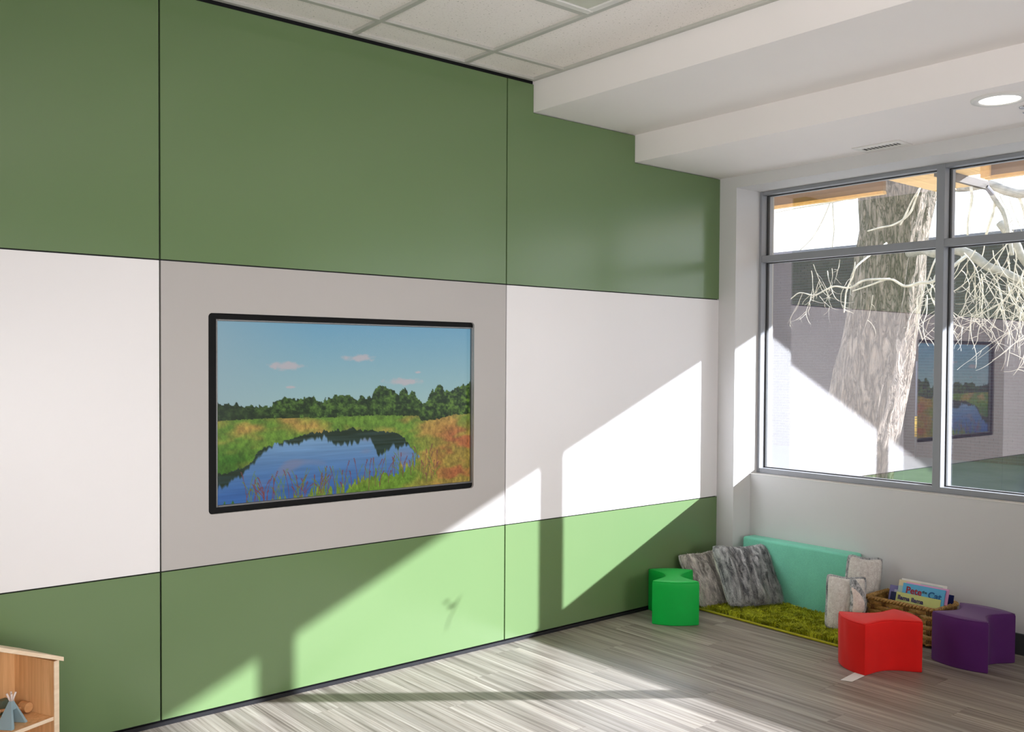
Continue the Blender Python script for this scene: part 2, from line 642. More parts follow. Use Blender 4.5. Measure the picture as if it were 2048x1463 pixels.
GX, GZ = 0.0032, 0.0026                 # half the width of the joints
cols = [(-8.0, -6.814), (-6.814, -5.101), (-5.101, -3.388), (-3.388, -1.675), (-1.675, 0.0)]
ZP, ZL_, ZU = 0.0177, 0.5955, 1.792
for ci, (a, b) in enumerate(cols):
    x0, x1 = a + GX, b - (GX if ci < 4 else 0.001)
    MB().box(x0, x1, 0, 0.012, ZP + .004, ZL_ - GZ).build('wall_panel', MAT['green'], wl, bevel=0.0008)
    top = ZC - 0.016
    if ci < 4:
        MB().box(x0, x1, 0, 0.012, ZU + GZ, top).build('wall_panel', MAT['green'], wl, bevel=0.0008)
    else:
        poly = [(x0, ZU + GZ), (x1, ZU + GZ), (x1, ZB2 - .004), (XB2 - .003, ZB2 - .004), (XB2 - .003, ZB1 - .004),
                (XB1 - .003, ZB1 - .004), (XB1 - .003, top), (x0, top)]
        MB().prism(poly, 0, 0.012, 'y').build('wall_panel', MAT['green'], wl)
    if ci == 3:
        # grey panel with a rounded cut-out for the screen
        inner = []
        R = 0.016
        for cx, cz, a0 in ((TX1 - R, TZ1 - R, 0), (TX0 + R, TZ1 - R, 90), (TX0 + R, TZ0 + R, 180), (TX1 - R, TZ0 + R, 270)):
            for k in range(7):
                w = math.radians(a0 + k * 15)
                inner.append((cx + R * math.cos(w), cz + R * math.sin(w)))
        ox0, ox1, oz0, oz1 = x0, x1, ZL_ + GZ, ZU - GZ
        oc = [(ox1, oz1), (ox0, oz1), (ox0, oz0), (ox1, oz0)]
        vs, fs = [], []
        n = len(inner)
        for y in (0.0, 0.012):
            vs += [(x, y, z) for x, z in inner] + [(x, y, z) for x, z in oc]
        S = n + 4
        for side in (0, S):
            for c in range(4):
                for k in range(6):
                    fs.append((side + c * 7 + k, side + c * 7 + k + 1, side + n + c))
                fs.append((side + c * 7 + 6, side + ((c + 1) * 7) % n, side + n + (c + 1) % 4, side + n + c))
        for k in range(n):
            fs.append((k, (k + 1) % n, S + (k + 1) % n, S + k))
        for c in range(4):
            fs.append((n + c, n + (c + 1) % 4, S + n + (c + 1) % 4, S + n + c))
        MB().add(vs, fs).build('wall_panel', MAT['grey'], wl)
    else:
        MB().box(x0, x1, 0, 0.012, ZL_ + GZ, ZU - GZ).build('wall_panel', MAT['white'], wl, bevel=0.0008)

mb = MB()
mb.box(XL, -0.001, -0.006, 0.0125, 0.0, 0.0155)
struct(mb, 'baseboard_left', MAT['black_trim'], bevel=0.0015)

# ------------------------------------------------------------------ ceiling
ce = struct(MB().box(XL - .2, 0.36, YB - .2, 0.2, ZC + 0.03, ZC + 0.2), 'ceiling', MAT['bulk'])
gxs = [-1.945 - 0.607 * k for k in range(11) if -1.945 - 0.607 * k > XL]
gys = [-0.230 - 0.607 * k for k in range(11) if -0.230 - 0.607 * k > YB]
xs = [XB1] + gxs + [XL]
ys = [0.0] + gys + [YB]
H = 0.012
for g in gxs:
    MB().box(g - H, g + H, YB, 0.0, ZC, ZC + .012).build('grid_bar', MAT['grid'], ce)
for g in gys:
    segs = [(XL, XB1)]
    k = round((-0.230 - g) / 0.607)
    if k in (1, 3, 5, 7, 9):
        segs = [(XL, -1.945)]           # long tiles beside the bulkhead
    for a, b in segs:
        if k == 2:
            for c, d in ((a, -2.55), (-1.945, b)):
                MB().box(c, d, g - H, g + H, ZC + .0003, ZC + .0118).build('grid_bar', MAT['grid'], ce)
        else:
            MB().box(a, b, g - H, g + H, ZC + .0003, ZC + .0118).build('grid_bar', MAT['grid'], ce)
MB().box(XL, XB1, -0.022, 0.0, ZC - .0005, ZC + .0125).build('wall_angle', MAT['grid'], ce)
MB().box(XB1 - 0.022, XB1, YB, -0.022, ZC - .0005, ZC + .0125).build('wall_angle', MAT['grid'], ce)
tile_meshes = {}


def tile(x0, x1, y0, y1):
    key = (round(x1 - x0, 3), round(y1 - y0, 3))
    if key not in tile_meshes:
        w, h = x1 - x0, y1 - y0
        o = MB().box(0.003, w - 0.003, 0.003, h - 0.003, 0, .015).build('ceiling_tile', MAT['tile'], ce)
        tile_meshes[key] = o
    else:
        o = link_copy(tile_meshes[key], 'ceiling_tile', ce)
    o.location = (x0, y0, ZC + 0.0125)


for i in range(len(xs) - 1):
    j = 0
    while j < len(ys) - 1:
        x1, x0 = xs[i], xs[i + 1]
        y1, y0 = ys[j], ys[j + 1]
        if i == 0 and j >= 1 and j % 2 == 1 and j + 2 < len(ys):
            tile(x0, x1, ys[j + 2], y1)
            j += 2
            continue
        if i == 1 and j in (2, 3):
            j += 1
            continue
        tile(x0, x1, y0, y1)
        j += 1

# stepped bulkheads
struct(MB().box(XB1, XB2, YB, 0.011, ZB1, ZC + .03), 'trim_1', MAT['bulk'])
struct(MB().box(XB2, 0.0, YB, 0.011, ZB2, ZC + .03), 'trim_2', MAT['bulk'])

# recessed light panel in the tile ceiling (switched off)
lt = thing('ceiling_light', (-2.2475, -1.444, ZC), 'large square-cornered recessed ceiling light with a frosted lens, switched off, cut by the top edge', 'ceiling light')
w, h = 0.2905, 0.592
mb = MB()
mb.box(-w, w, -h, -h + .035, -.002, .02).box(-w, w, h - .035, h, -.002, .02)
mb.box(-w, -w + .035, -h + .035, h - .035, -.002, .02).box(w - .035, w, -h + .035, h - .035, -.002, .02)
mb.build('frame', MAT['metal'], lt, bevel=.003)
MB().box(-w + .036, w - .036, -h + .036, h - .036, .002, .012).build('lens', MAT['lens'], lt, bevel=.004)

# downlight, sprinkler and vent in the lower bulkhead
dl = thing('downlight', (-0.562, -1.883, ZB2), 'round white recessed downlight, lit, in the lower bulkhead', 'downlight')
mb = MB()
ring = []
N = 48
for r, z in ((0.112, 0.0), (0.110, -0.006), (0.082, -0.008), (0.078, -0.002)):
    ring.append([(r * math.cos(2 * PI * k / N), r * math.sin(2 * PI * k / N), z) for k in range(N)])
vs = [p for q in ring for p in q]
fs = [(a * N + k, a * N + (k + 1) % N, (a + 1) * N + (k + 1) % N, (a + 1) * N + k) for a in range(3) for k in range(N)]
mb.add(vs, fs)
mb.build('trim_ring', MAT['metal'], dl, smooth=True)
MB().disc((0, 0), 0.079, -0.0035, -0.001, 40).build('lens', MAT['lamp'], dl)
sp = thing('sprinkler_head', (-0.345, -1.905, ZB2), 'small chrome sprinkler head in the bulkhead beside the downlight', 'sprinkler')
MB().disc((0, 0), 0.032, -0.004, 0, 28).build('escutcheon', MAT['chrome'], sp, bevel=.0015)
mb = MB()
mb.disc((0, 0), 0.008, -0.022, -0.004, 12).disc((0, 0), 0.018, -0.025, -0.022, 20)
mb.build('deflector', MAT['chrome'], sp)

vt = thing('ceiling_vent', (-0.105, -1.103, ZB2), 'white slotted air vent in the bulkhead over the window', 'vent')
mb = MB()
W2, L2, wi, li = 0.072, 0.128, 0.030, 0.100
mb.box(-W2, W2, -L2, -li, -.006, 0).box(-W2, W2, li, L2, -.006, 0).box(-W2, -wi, -li, li, -.006, 0).box(wi, W2, -li, li, -.006, 0)
mb.build('frame', MAT['metal'], vt, bevel=.0015)
MB().box(-wi, wi, -li, li, -.0008, -.0002).build('duct_opening', MAT['dark'], vt)
sl = None
for k in range(9):
    yy = -li + (k + 1) * 2 * li / 10
    if sl is None:
        sl = MB().box(-wi, wi, -.0022, .0022, -.0032, -.0012).build('slat', MAT['metal'], vt)
    else:
        sl = link_copy(sl, 'slat', vt)
    sl.location = (0, yy, 0)

# ------------------------------------------------------------------ window wall (right)
mb = MB()
mb.box(XA, XO, YB, YJ, 0, ZS - .004)                 # low wall under the window
mb.box(0, XO, YJ, 0.2, 0, 2.95)                      # pier beside the corner
mb.box(0, XO, YB, YJ, ZH, 2.95)                      # head
wr_ = struct(mb, 'wall_right', MAT['wall'])
mb = MB()
mb.box(XA - .0025, XF, YB, YJ, ZS - .004, ZS)
mb.build('sill_strip', MAT['metal'], wr_, bevel=.0008)
mb = MB()
mb.box(XA - .008, XA, YB, YJ, 0, 0.105)
struct(mb, 'baseboard_right', MAT['baseb'], bevel=.003)
# closing walls, out of the picture
struct(MB().box(XL - .2, XL, YB, 0.2, 0, 2.95), 'wall_far', MAT['wall'])
struct(MB().box(XL - .2, XO, YB - .2, YB, 0, 2.95), 'wall_back', MAT['wall'])
struct(MB().box(XL - .2, 3.3, YB - .2, 12.0, 3.25, 3.4), 'roof', MAT['ext'])
struct(MB().box(XO, XO + .02, YB, YJ, -0.5, ZS - .02).box(XO, XO + .02, YJ - .01, 9.0, -0.5, 3.04).box(XO, XO + .02, YB, YJ - .01, ZH + .02, 3.04), 'wall_outside', MAT['ext'])

# window: one storefront frame, members and panes are its parts
win = bpy.data.objects.new('window_1', None)
COL.objects.link(win)
win['kind'] = 'structure'
win['label'] = 'grey framed window wall with tall panes under transom lights'
FW = 0.020
mull = [-1.2495, -2.42, -3.63, -4.82]
TRZ0, TRZ1 = 2.022, 2.062
MB().box(XF, XO, YJ - FW + .002, YJ, ZS, ZH).build('jamb_frame', MAT['frame'], win, bevel=.0015)
MB().box(XF, XO, YB, YJ - FW, ZH - .020, ZH).build('head_frame', MAT['frame'], win, bevel=.0015)
MB().box(XF, XO, YB, YJ - FW, ZS, ZS + .030).build('sill_frame', MAT['frame'], win, bevel=.0015)
mo = None
for y in mull:
    if mo is None:
        mo = MB().box(XF - .002, XO, -.022, .022, ZS, ZH).build('mullion', MAT['frame'], win, bevel=.0015)
    else:
        mo = link_copy(mo, 'mullion', win)
    mo.location = (0, y, 0)
edges = [YJ - FW] + mull + [YB]
for i in range(len(edges) - 1):
    y1 = edges[i] - (0.022 if i else 0)
    y0 = edges[i + 1] + (0.022 if i < len(edges) - 2 else 0)
    MB().box(XF, XO, y0, y1, TRZ0, TRZ1).build('transom', MAT['frame'], win, bevel=.0015)
    for z0, z1 in ((ZS + .030, TRZ0), (TRZ1, ZH - .020)):
        gs = MB()
        for (a, b, c, d) in ((y0, y0 + .006, z0, z1), (y1 - .006, y1, z0, z1), (y0 + .006, y1 - .006, z0, z0 + .004), (y0 + .006, y1 - .006, z1 - .004, z1)):
            gs.box(XG - .008, XG + .014, a, b, c, d)
        gs.build('gasket', MAT['gasket'], win)
        MB().box(XG, XG + .006, y0 + .001, y1 - .001, z0 + .001, z1 - .001).build('glass_pane', MAT['glass'], win)

# ------------------------------------------------------------------ screen in the wall
def paint_picture(NX, NY):
    """a landscape: pond, meadow, tree line and sky, painted from functions"""
    rng = np.random.RandomState(5)
    hL, hR = 1175.0, 983.0

    def uv(x, y):
        t = (np.asarray(x, float) - 117) / 1640
        top = 145 + 42 * t
        h = hL + (hR - hL) * t
        return t * hR / ((1 - t) * hL + t * hR), (np.asarray(y, float) - top) / h

    def prof(pts):
        x, y = zip(*pts)
        return uv(x, y)

    U, V = np.meshgrid(np.linspace(0, 1, NX), np.linspace(0, 1, NY))

    def vnoise(sx, sy, seed, oct=4, rough=0.55):
        r = np.random.RandomState(seed)
        out = np.zeros_like(U)
        amp, tot = 1.0, 0
        for o in range(oct):
            gx, gy = int(sx * 2 ** o) + 2, int(sy * 2 ** o) + 2
            g = r.rand(gy + 1, gx + 1)
            X, Y = U * (gx - 1), V * (gy - 1)
            xi, yi = X.astype(int), Y.astype(int)
            fx, fy = X - xi, Y - yi
            fx, fy = fx * fx * (3 - 2 * fx), fy * fy * (3 - 2 * fy)
            out += amp * ((g[yi, xi] * (1 - fx) + g[yi, xi + 1] * fx) * (1 - fy) + (g[yi + 1, xi] * (1 - fx) + g[yi + 1, xi + 1] * fx) * fy)
            tot += amp
            amp *= rough
        return out / tot

    c3 = lambda *c: np.array(c, float) / 255
    lerp = lambda a, b, f: a + (b - a) * np.clip(f, 0, 1)[..., None]
    img = np.zeros(U.shape + (3,))
    sky = lerp(c3(104, 152, 178), c3(150, 178, 176), V / 0.5)
    sky = lerp(sky, c3(140, 163, 172), 0.6 * np.clip(1 - U / 0.35, 0, 1) * (V < .5))
    img[:] = sky
    cn = vnoise(40, 40, 11)
    for x, y, w, hh in ((560, 430, 95, 24), (1040, 378, 100, 22), (1325, 530, 130, 24), (1415, 468, 22, 9), (590, 565, 28, 8)):
        (u0,), (v0,) = uv([x], [y])
        d = np.sqrt(((U - u0) / (w / 1640.)) ** 2 + ((V - v0) / (hh / 1100.)) ** 2)
        img = lerp(img, c3(180, 168, 172), np.clip((1.15 - d) * 1.6 + (cn - .5) * 2.2, 0, 1) * (d < 1.4) * .8)
    tt = prof([(117, 650), (150, 665), (200, 670), (300, 680), (400, 685), (460, 690), (500, 670), (530, 640), (590, 628), (640, 640), (700, 645), (740, 632),
               (800, 665), (815, 640), (870, 620), (900, 630), (960, 612), (1000, 625), (1020, 640), (1060, 620), (1100, 635), (1115, 650), (1130, 590),
               (1170, 550), (1210, 555), (1240, 590), (1270, 600), (1310, 585), (1350, 600), (1395, 600), (1420, 640), (1450, 660), (1475, 650), (1500, 600),
               (1550, 545), (1580, 575), (1620, 590), (1660, 560), (1700, 565), (1757, 525)])
    tb = prof([(117, 785), (300, 772), (500, 765), (750, 760), (900, 755), (1100, 745), (1250, 745), (1420, 750), (1440, 780), (1550, 770), (1650, 740), (1757, 735)])
    jag = (vnoise(60, 2, 21, 3) - .5) * 0.05 + (vnoise(90, 60, 22, 2) - .5) * 0.03
    top_v = np.interp(U[0], tt[0], tt[1])[None, :] + jag
    bot_v = np.interp(U[0], tb[0], tb[1])[None, :]
    n1 = vnoise(60, 46, 31, 4, .78)
    trunkn = vnoise(70, 3, 33, 2)
    dk, lt_ = c3(22, 42, 16), c3(84, 116, 44)
    tree = lerp(np.broadcast_to(dk, img.shape), lt_, (n1 - .36) * 2.6)
    tree = lerp(tree, c3(110, 138, 52), np.clip((U - .72) * 2, 0, .6) * np.clip((n1 - .4) * 3, 0, 1))
    tree = lerp(tree, c3(24, 40, 26), np.clip((.2 - U) * 4, 0, .6))
    tree = lerp(tree, c3(20, 34, 14), np.clip((V - bot_v + .05) * 14, 0, .75) * (trunkn > .45))
    m = (V > top_v)
    img[m] = tree[m]
    # meadow
    n2 = vnoise(90, 40, 41, 4, .72)
    n3 = vnoise(10, 14, 42, 3)
    md = lerp(np.broadcast_to(c3(92, 124, 44), img.shape), c3(160, 132, 66), (n3 - .38) * 3)
    md = lerp(md, c3(156, 118, 58), np.clip((U - .72) * 5, 0, .75) * np.clip((V - .55) * 8, 0, 1))
    md = lerp(md, c3(154, 74, 54), np.clip((U - .82) * 6, 0, .62) * np.clip((n3 - .42) * 5, 0, 1) * np.clip((V - .58) * 9, 0, 1))
    md = lerp(md, c3(96, 128, 40), np.clip((V - .86) * 8, 0, .7) * np.clip((.85 - U) * 6, 0, 1))
    md = lerp(md, c3(48, 92, 24), np.clip((.17 - U) * 9, 0, 1) * np.clip((V - .66) * 10, 0, 1) * .9)
    md = md * (0.62 + 0.76 * n2)[..., None]
    m = V > bot_v + (n2 - .5) * .02
    img[m] = md[m]
    # pond
    w_top = prof([(117, 1130), (240, 1100), (345, 1050), (370, 1000), (430, 950), (520, 920), (640, 880), (800, 850), (1000, 830), (1180, 850), (1290, 862), (1340, 900), (1370, 950), (1430, 1008)])
    w_bot = prof([(117, 1330), (420, 1330), (600, 1275), (800, 1232), (1000, 1190), (1150, 1130), (1290, 1100), (1380, 1060), (1432, 1012)])
    a = np.interp(U[0], w_top[0], w_top[1], right=2.0)[None, :]
    b = np.interp(U[0], w_bot[0], w_bot[1], right=-1)[None, :]
    fr = vnoise(110, 6, 51, 2)
    water = (V > a + (fr - .5) * .03) & (V < b + (fr - .5) * .13)
    wc = lerp(np.broadcast_to(c3(112, 146, 178), img.shape), c3(52, 92, 150), (V - .66) / .3)
    rp = vnoise(6, 90, 52, 3)
    wc = wc * (0.9 + .2 * rp)[..., None]
    wc = lerp(wc, c3(120, 118, 140), np.clip((vnoise(6, 14, 53, 2) - .62) * 5, 0, .6))
    r_b = prof([(117, 1230), (250, 1160), (360, 1060), (480, 940), (520, 932), (640, 935), (800, 895), (900, 932), (980, 936), (1060, 900), (1110, 910), (1150, 1000), (1185, 1012), (1250, 950), (1290, 975), (1340, 935), (1430, 1010)])
    rb = np.interp(U[0], r_b[0], r_b[1])[None, :] + (fr - .5) * .05
    wc = lerp(wc, c3(26, 42, 26), np.clip((rb - V) * 60, 0, .93) * (0.75 + .5 * rp))
    img[water] = wc[water]
    # reeds
    for k in range(150):
        u0 = rng.uniform(.10, .86)
        base = np.interp(u0, w_bot[0], w_bot[1], right=.9) + rng.uniform(-.01, .08)
        base = min(base, 1.0)
        L = rng.uniform(.05, .17)
        lean = rng.uniform(-.035, .035)
        col = c3(96, 122, 44) if rng.rand() < .55 else c3(112, 62, 66)
        for s in np.linspace(0, 1, 60):
            u, v = u0 + lean * s * s, base - L * s
            i, j = int(u * (NX - 1)), int(v * (NY - 1))
            if 0 <= i < NX and 0 <= j < NY:
                img[j, i] = img[j, i] * .35 + col * .65
                if s > .8 and col[0] > col[1] and i + 1 < NX:
                    img[j, i + 1] = img[j, i + 1] * .5 + col * .5
    return np.clip(img, 0, 1)


tv = thing('wall_screen', ((TX0 + TX1) / 2, 0.0, TZ0), 'wide black-framed screen showing a pond landscape, set into the grey wall panel', 'television')
hw, hh_ = (TX1 - TX0) / 2, TZ1 - TZ0
SX0, SX1, SZ0, SZ1 = -0.616, 0.6585, 0.032, 0.768       # picture rectangle, local
mb = MB()
yb0, yb1 = 0.013, 0.06
mb.box(-hw + .001, SX0 - .010, yb0, yb1, 0.001, hh_ - .001).box(SX1 + .010, hw - .001, yb0 + .004, yb1, 0.001, hh_ - .001)
mb.box(SX0 - .010, SX1 + .010, yb0, yb1, 0.001, SZ0 - .010).box(SX0 - .010, SX1 + .010, yb0, yb1, SZ1 + .010, hh_ - .001)
mb.build('surround', MAT['plastic_black'], tv)
mb = MB()
yi = 0.0145
for (a, b, c, d) in ((SX0 - .0095, SX0 - .0015, SZ0 - .0095, SZ1 + .0095), (SX1 + .0015, SX1 + .0095, SZ0 - .0095, SZ1 + .0095),
                     (SX0 - .0015, SX1 + .0015, SZ0 - .0095, SZ0 - .0015), (SX0 - .0015, SX1 + .0015, SZ1 + .0015, SZ1 + .0095)):
    mb.box(a, b, yi, yi + .03, c, d)
mb.build('inner_bezel', MAT['bezel_grey'], tv, bevel=.002)
NX, NY = 460, 262
pic = paint_picture(NX, NY)
lin = np.where(pic <= 0.04045, pic / 12.92, ((pic + 0.055) / 1.055) ** 2.4)
gx, gz = np.meshgrid(np.linspace(SX0 - .0015, SX1 + .0015, NX), np.linspace(SZ1 + .0015, SZ0 - .0015, NY))
co = np.stack([gx, np.full_like(gx, 0.030), gz], -1).reshape(-1, 3)
idx = np.arange(NX * NY).reshape(NY, NX)
q = np.stack([idx[:-1, :-1], idx[1:, :-1], idx[1:, 1:], idx[:-1, 1:]], -1).reshape(-1, 4)
me = bpy.data.meshes.new('picture')
me.vertices.add(len(co))
me.vertices.foreach_set('co', co.ravel())
me.loops.add(q.size)
me.loops.foreach_set('vertex_index', q.ravel())
me.polygons.add(len(q))
me.polygons.foreach_set('loop_start', np.arange(0, q.size, 4))
me.update(calc_edges=True)
at = me.color_attributes.new('picture', 'FLOAT_COLOR', 'POINT')
rgba = np.concatenate([lin.reshape(-1, 3), np.ones((NX * NY, 1))], 1)
at.data.foreach_set('color', rgba.ravel())
t = NT('lit_screen_picture')
vc = t.n('VertexColor', layer_name='picture')
t.base((0.004, 0.004, 0.004, 1))
t.l(vc.outputs['Color'], t.b.inputs['Emission Color'])
t.b.inputs['Emission Strength'].default_value = 0.95
t.set(Roughness=0.25)
t.b.inputs['Specular IOR Level'].default_value = 0.3
me.materials.append(t.m)
po = bpy.data.objects.new('picture', me)
COL.objects.link(po)
po.parent = tv

# ------------------------------------------------------------------ wave seats
def wave_seat(name, loc, rz, L, W, HT, mat, label, wrinkle=0.0, seed=0, bulge=0.034, dip=0.045):
    root = thing(name, loc, label, 'stool', rz, 'curved foam stools')
    out = []
    K = 16
    for k in range(K):                                  # end at +x
        t = k / K
        y = -W / 2 + W * t
        out.append((L / 2 + bulge * (1 - (2 * t - 1) ** 2), y))
    for k in range(K):                                  # side at +y
        t = k / K
        x = L / 2 - L * t
        out.append((x, W / 2 - dip * math.sin(PI * t) ** 1.3))
    for k in range(K):
        t = k / K
        y = W / 2 - W * t
        out.append((-L / 2 - bulge * (1 - (2 * t - 1) ** 2), y))
    for k in range(K):
        t = k / K
        x = -L / 2 + L * t
        out.append((x, -W / 2 + dip * math.sin(PI * t) ** 1.3))
    n = len(out)

    def inset(d):
        res = []
        for i in range(n):
            p0, p1, p2 = Vector(out[i - 1]), Vector(out[i]), Vector(out[(i + 1) % n])
            e1, e2 = (p1 - p0).normalized(), (p2 - p1).normalized()
            nn = Vector((-(e1.y + e2.y), e1.x + e2.x))
            nn.normalize()
            c = max(0.5, nn.dot(Vector((-e1.y, e1.x))))
            res.append(p1 + nn * d / c)
        return res

    rings = []
    zs = [(0.0, 0.004), (0.004, 0.0)] + [(HT * k / 14, 0.0) for k in range(1, 13)] + [(HT - .012, .0), (HT - .005, .0025), (HT - .0015, .007), (HT, .013)]
    vs = []
    for z, d in zs:
        for i, p in enumerate(inset(d)):
            q = Vector((p.x, p.y, z))
            if wrinkle and 0.01 < z < HT - 0.01:
                a = noise.noise(Vector((p.x * 22 + seed, p.y * 22, z * 5))) * wrinkle
                q += Vector((p.x, p.y, 0)).normalized() * a
            vs.append(q)
    m = len(zs)
    fs = [(a * n + i, a * n + (i + 1) % n, (a + 1) * n + (i + 1) % n, (a + 1) * n + i) for a in range(m - 1) for i in range(n)]
    T0 = (m - 1) * n
    for base_ in (T0, 0):
        for k in range(K):
            fs.append((base_ + K + k, base_ + K + k + 1, base_ + (4 * K - k - 1) % n, base_ + (4 * K - k) % n))
        fs.append(tuple(base_ + i for i in range(K + 1)))
        fs.append(tuple(base_ + 2 * K + i for i in range(K + 1)))
    o = MB().add(vs, fs).build('cover', mat, root)
    smooth_angle(o, 38)
    # raised seam round the top
    seam = [Vector((p.x, p.y, HT - .0035)) for p in inset(.0028)]
    MB().tube(seam, .0022, 5, closed=True).build('seam', mat, root, smooth=True)
    return root


wave_seat('curved_stool', (-0.632, -0.200, 0), math.radians(45.8), 0.300, 0.25, 0.236, MAT['seat_green'],
          'bright green curved foam stool standing against the green wall', 0.0, bulge=.03, dip=.082)
red = wave_seat('curved_stool', (-0.537, -1.370, 0), math.radians(-29.8), 0.285, 0.235, 0.236, MAT['seat_red'],
                'bright red curved foam stool with a white care tag, in front of the basket', 0.0045, 3, dip=.050)
wave_seat('curved_stool', (-0.118, -1.612, 0), math.radians(-2), 0.262, 0.268, 0.236, MAT['seat_purple'],
          'dark purple curved foam stool beside the basket at the right edge', 0.002, 9, dip=.058)
# care tag of the red stool
ct = MB()
Ri = Matrix.Rotation(math.radians(29.8), 4, 'Z') @ Matrix.Translation(Vector((0.537, 1.370, 0)))
tagp = [(-0.712, -1.396), (-0.690, -1.345), (-0.835, -1.338), (-0.856, -1.372)]
tagp = [(-0.700, -1.382), (-0.668, -1.322), (-0.838, -1.405), (-0.858, -1.362)]
tagq = [Ri @ Vector((x, y, 0)) for x, y in ((-0.716, -1.401), (-0.680, -1.345), (-0.857, -1.364), (-0.838, -1.409))]
q4 = [tagq[0], tagq[1], tagq[2], tagq[3]]
ct.add([(p.x, p.y, .0012) for p in q4] + [(p.x, p.y, .0022) for p in q4], [(0, 1, 2, 3), (4, 5, 6, 7), (0, 1, 5, 4), (1, 2, 6, 5), (2, 3, 7, 6), (3, 0, 4, 7)])
cto = ct.build('care_tag', MAT['paper'], red)
cto['label'] = 'white care tag'

# ------------------------------------------------------------------ rug
R = math.radians
rug = thing('shag_rug', (-0.192, -0.69, 0), 'moss green shag rug lying along the mint foam backrest', 'rug', R(-1.6))
RX, RY = 0.218, 0.555


def rrect(hx, hy, r, n=8):
    out = []
    for cx, cy, a0 in ((hx - r, hy - r, 0), (-hx + r, hy - r, 90), (-hx + r, -hy + r, 180), (hx - r, -hy + r, 270)):
        for k in range(n + 1):
            w = math.radians(a0 + 90 * k / n)
            out.append((cx + r * math.cos(w), cy + r * math.sin(w)))
    return out


MB().prism(rrect(RX - .004, RY - .004, .07), .0005, .010).build('backing', MAT['rug_back'], rug)
MB().tube([(x, y, .0075) for x, y in rrect(RX - .002, RY - .002, .072)], .0065, 6, closed=True).build('binding', MAT['rug_bind'], rug, smooth=True)
rng = np.random.RandomState(3)
vs, fs = [], []
NB = 17000
for k in range(NB):
    x, y = rng.uniform(-RX + .008, RX - .008), rng.uniform(-RY + .008, RY - .008)
    if abs(x) > RX - .07 and abs(y) > RY - .07:
        if math.hypot(abs(x) - (RX - .07), abs(y) - (RY - .07)) > .062:
            continue
    if x > .085 and y < -.335:
        continue                                        # pressed flat under the basket
    nn = noise.noise(Vector((x * 14, y * 14, 3.3)))
    n2 = noise.noise(Vector((x * 14, y * 14, 9.1)))
    d = Vector((nn * 1.6 + rng.normal() * .45, n2 * 1.6 + rng.normal() * .45, 0))
    L = rng.uniform(.026, .042)
    if d.length > 1.5:
        d *= 1.5 / d.length
    w = rng.uniform(.0016, .0027)
    side = Vector((-d.y, d.x, 0))
    if side.length < 1e-3:
        side = Vector((1, 0, 0))
    side = side.normalized() * w
    p = Vector((x, y, .009))
    p1 = p + Vector((d.x * L * .3, d.y * L * .3, L * .62))
    p2 = p + Vector((d.x * L * .85, d.y * L * .85, L * (.86 - .18 * d.length)))
    for c in (p1, p2):
        c.x = max(-RX + .001, min(RX - .001, c.x))
    o = len(vs)
    vs += [p - side, p + side, p1 - side, p1 + side, p2]
    fs += [(o, o + 1, o + 3, o + 2), (o + 2, o + 3, o + 4)]
pl = MB().add(vs, fs)
me = bpy.data.meshes.new('pile')
me.from_pydata([tuple(v) for v in pl.v], [], pl.f)
me.materials.append(MAT['pile'])
pile = bpy.data.objects.new('pile', me)
COL.objects.link(pile)
pile.parent = rug
pile['kind'] = 'stuff'

# ------------------------------------------------------------------ foam backrest
fm = thing('foam_backrest', (0.104, -0.5125, 0), 'mint green upright foam cushion leaning under the window', 'cushion')
FB = MB()
hx, hy, hz = 0.056, 0.361, 0.366
o = FB.box(-hx, hx, -hy, hy, 0.001, hz).build('cover', MAT['mint'], fm, bevel=.016, seg=4)
smooth_angle(o, 50)
MB().tube([(-hx + .004, -hy + .003, z) for z in np.linspace(.02, hz - .02, 12)], .0028, 5).build('seam', MAT['mint'], fm, smooth=True)
fm.rotation_euler = (0, math.radians(1.0), 0)

# ------------------------------------------------------------------ pillows
def pillow_point(u, v, s, W, Hh, T, seed, fold):
    """u,v in -1..1, s=+1 back / -1 front"""
    cr = 1 - .075 * (u * v) ** 4
    px = W / 2 * u * (1 - .055 * math.cos(PI * v / 2)) * cr
    pz = Hh / 2 * v * (1 - .06 * math.cos(PI * u / 2) * (v > 0)) * cr + Hh / 2
    e = max(0.0, (1 - u * u) * (1 - v * v))
    th = T / 2 * (.86 * e ** .40 + .14 * min(1.0, e * 9) ** .5)
    w = noise.noise(Vector((u * 3.2 + seed, v * 1.1, s * 2.0))) + .7 * noise.noise(Vector((u * 7 + seed, v * 1.6, s * 2.0 + 5)))
    th *= 1 + fold * w
    sag = -.10 * T * math.cos(PI * u / 2) * (v > 0) * v
    return Vector((px, s * th, pz + sag))


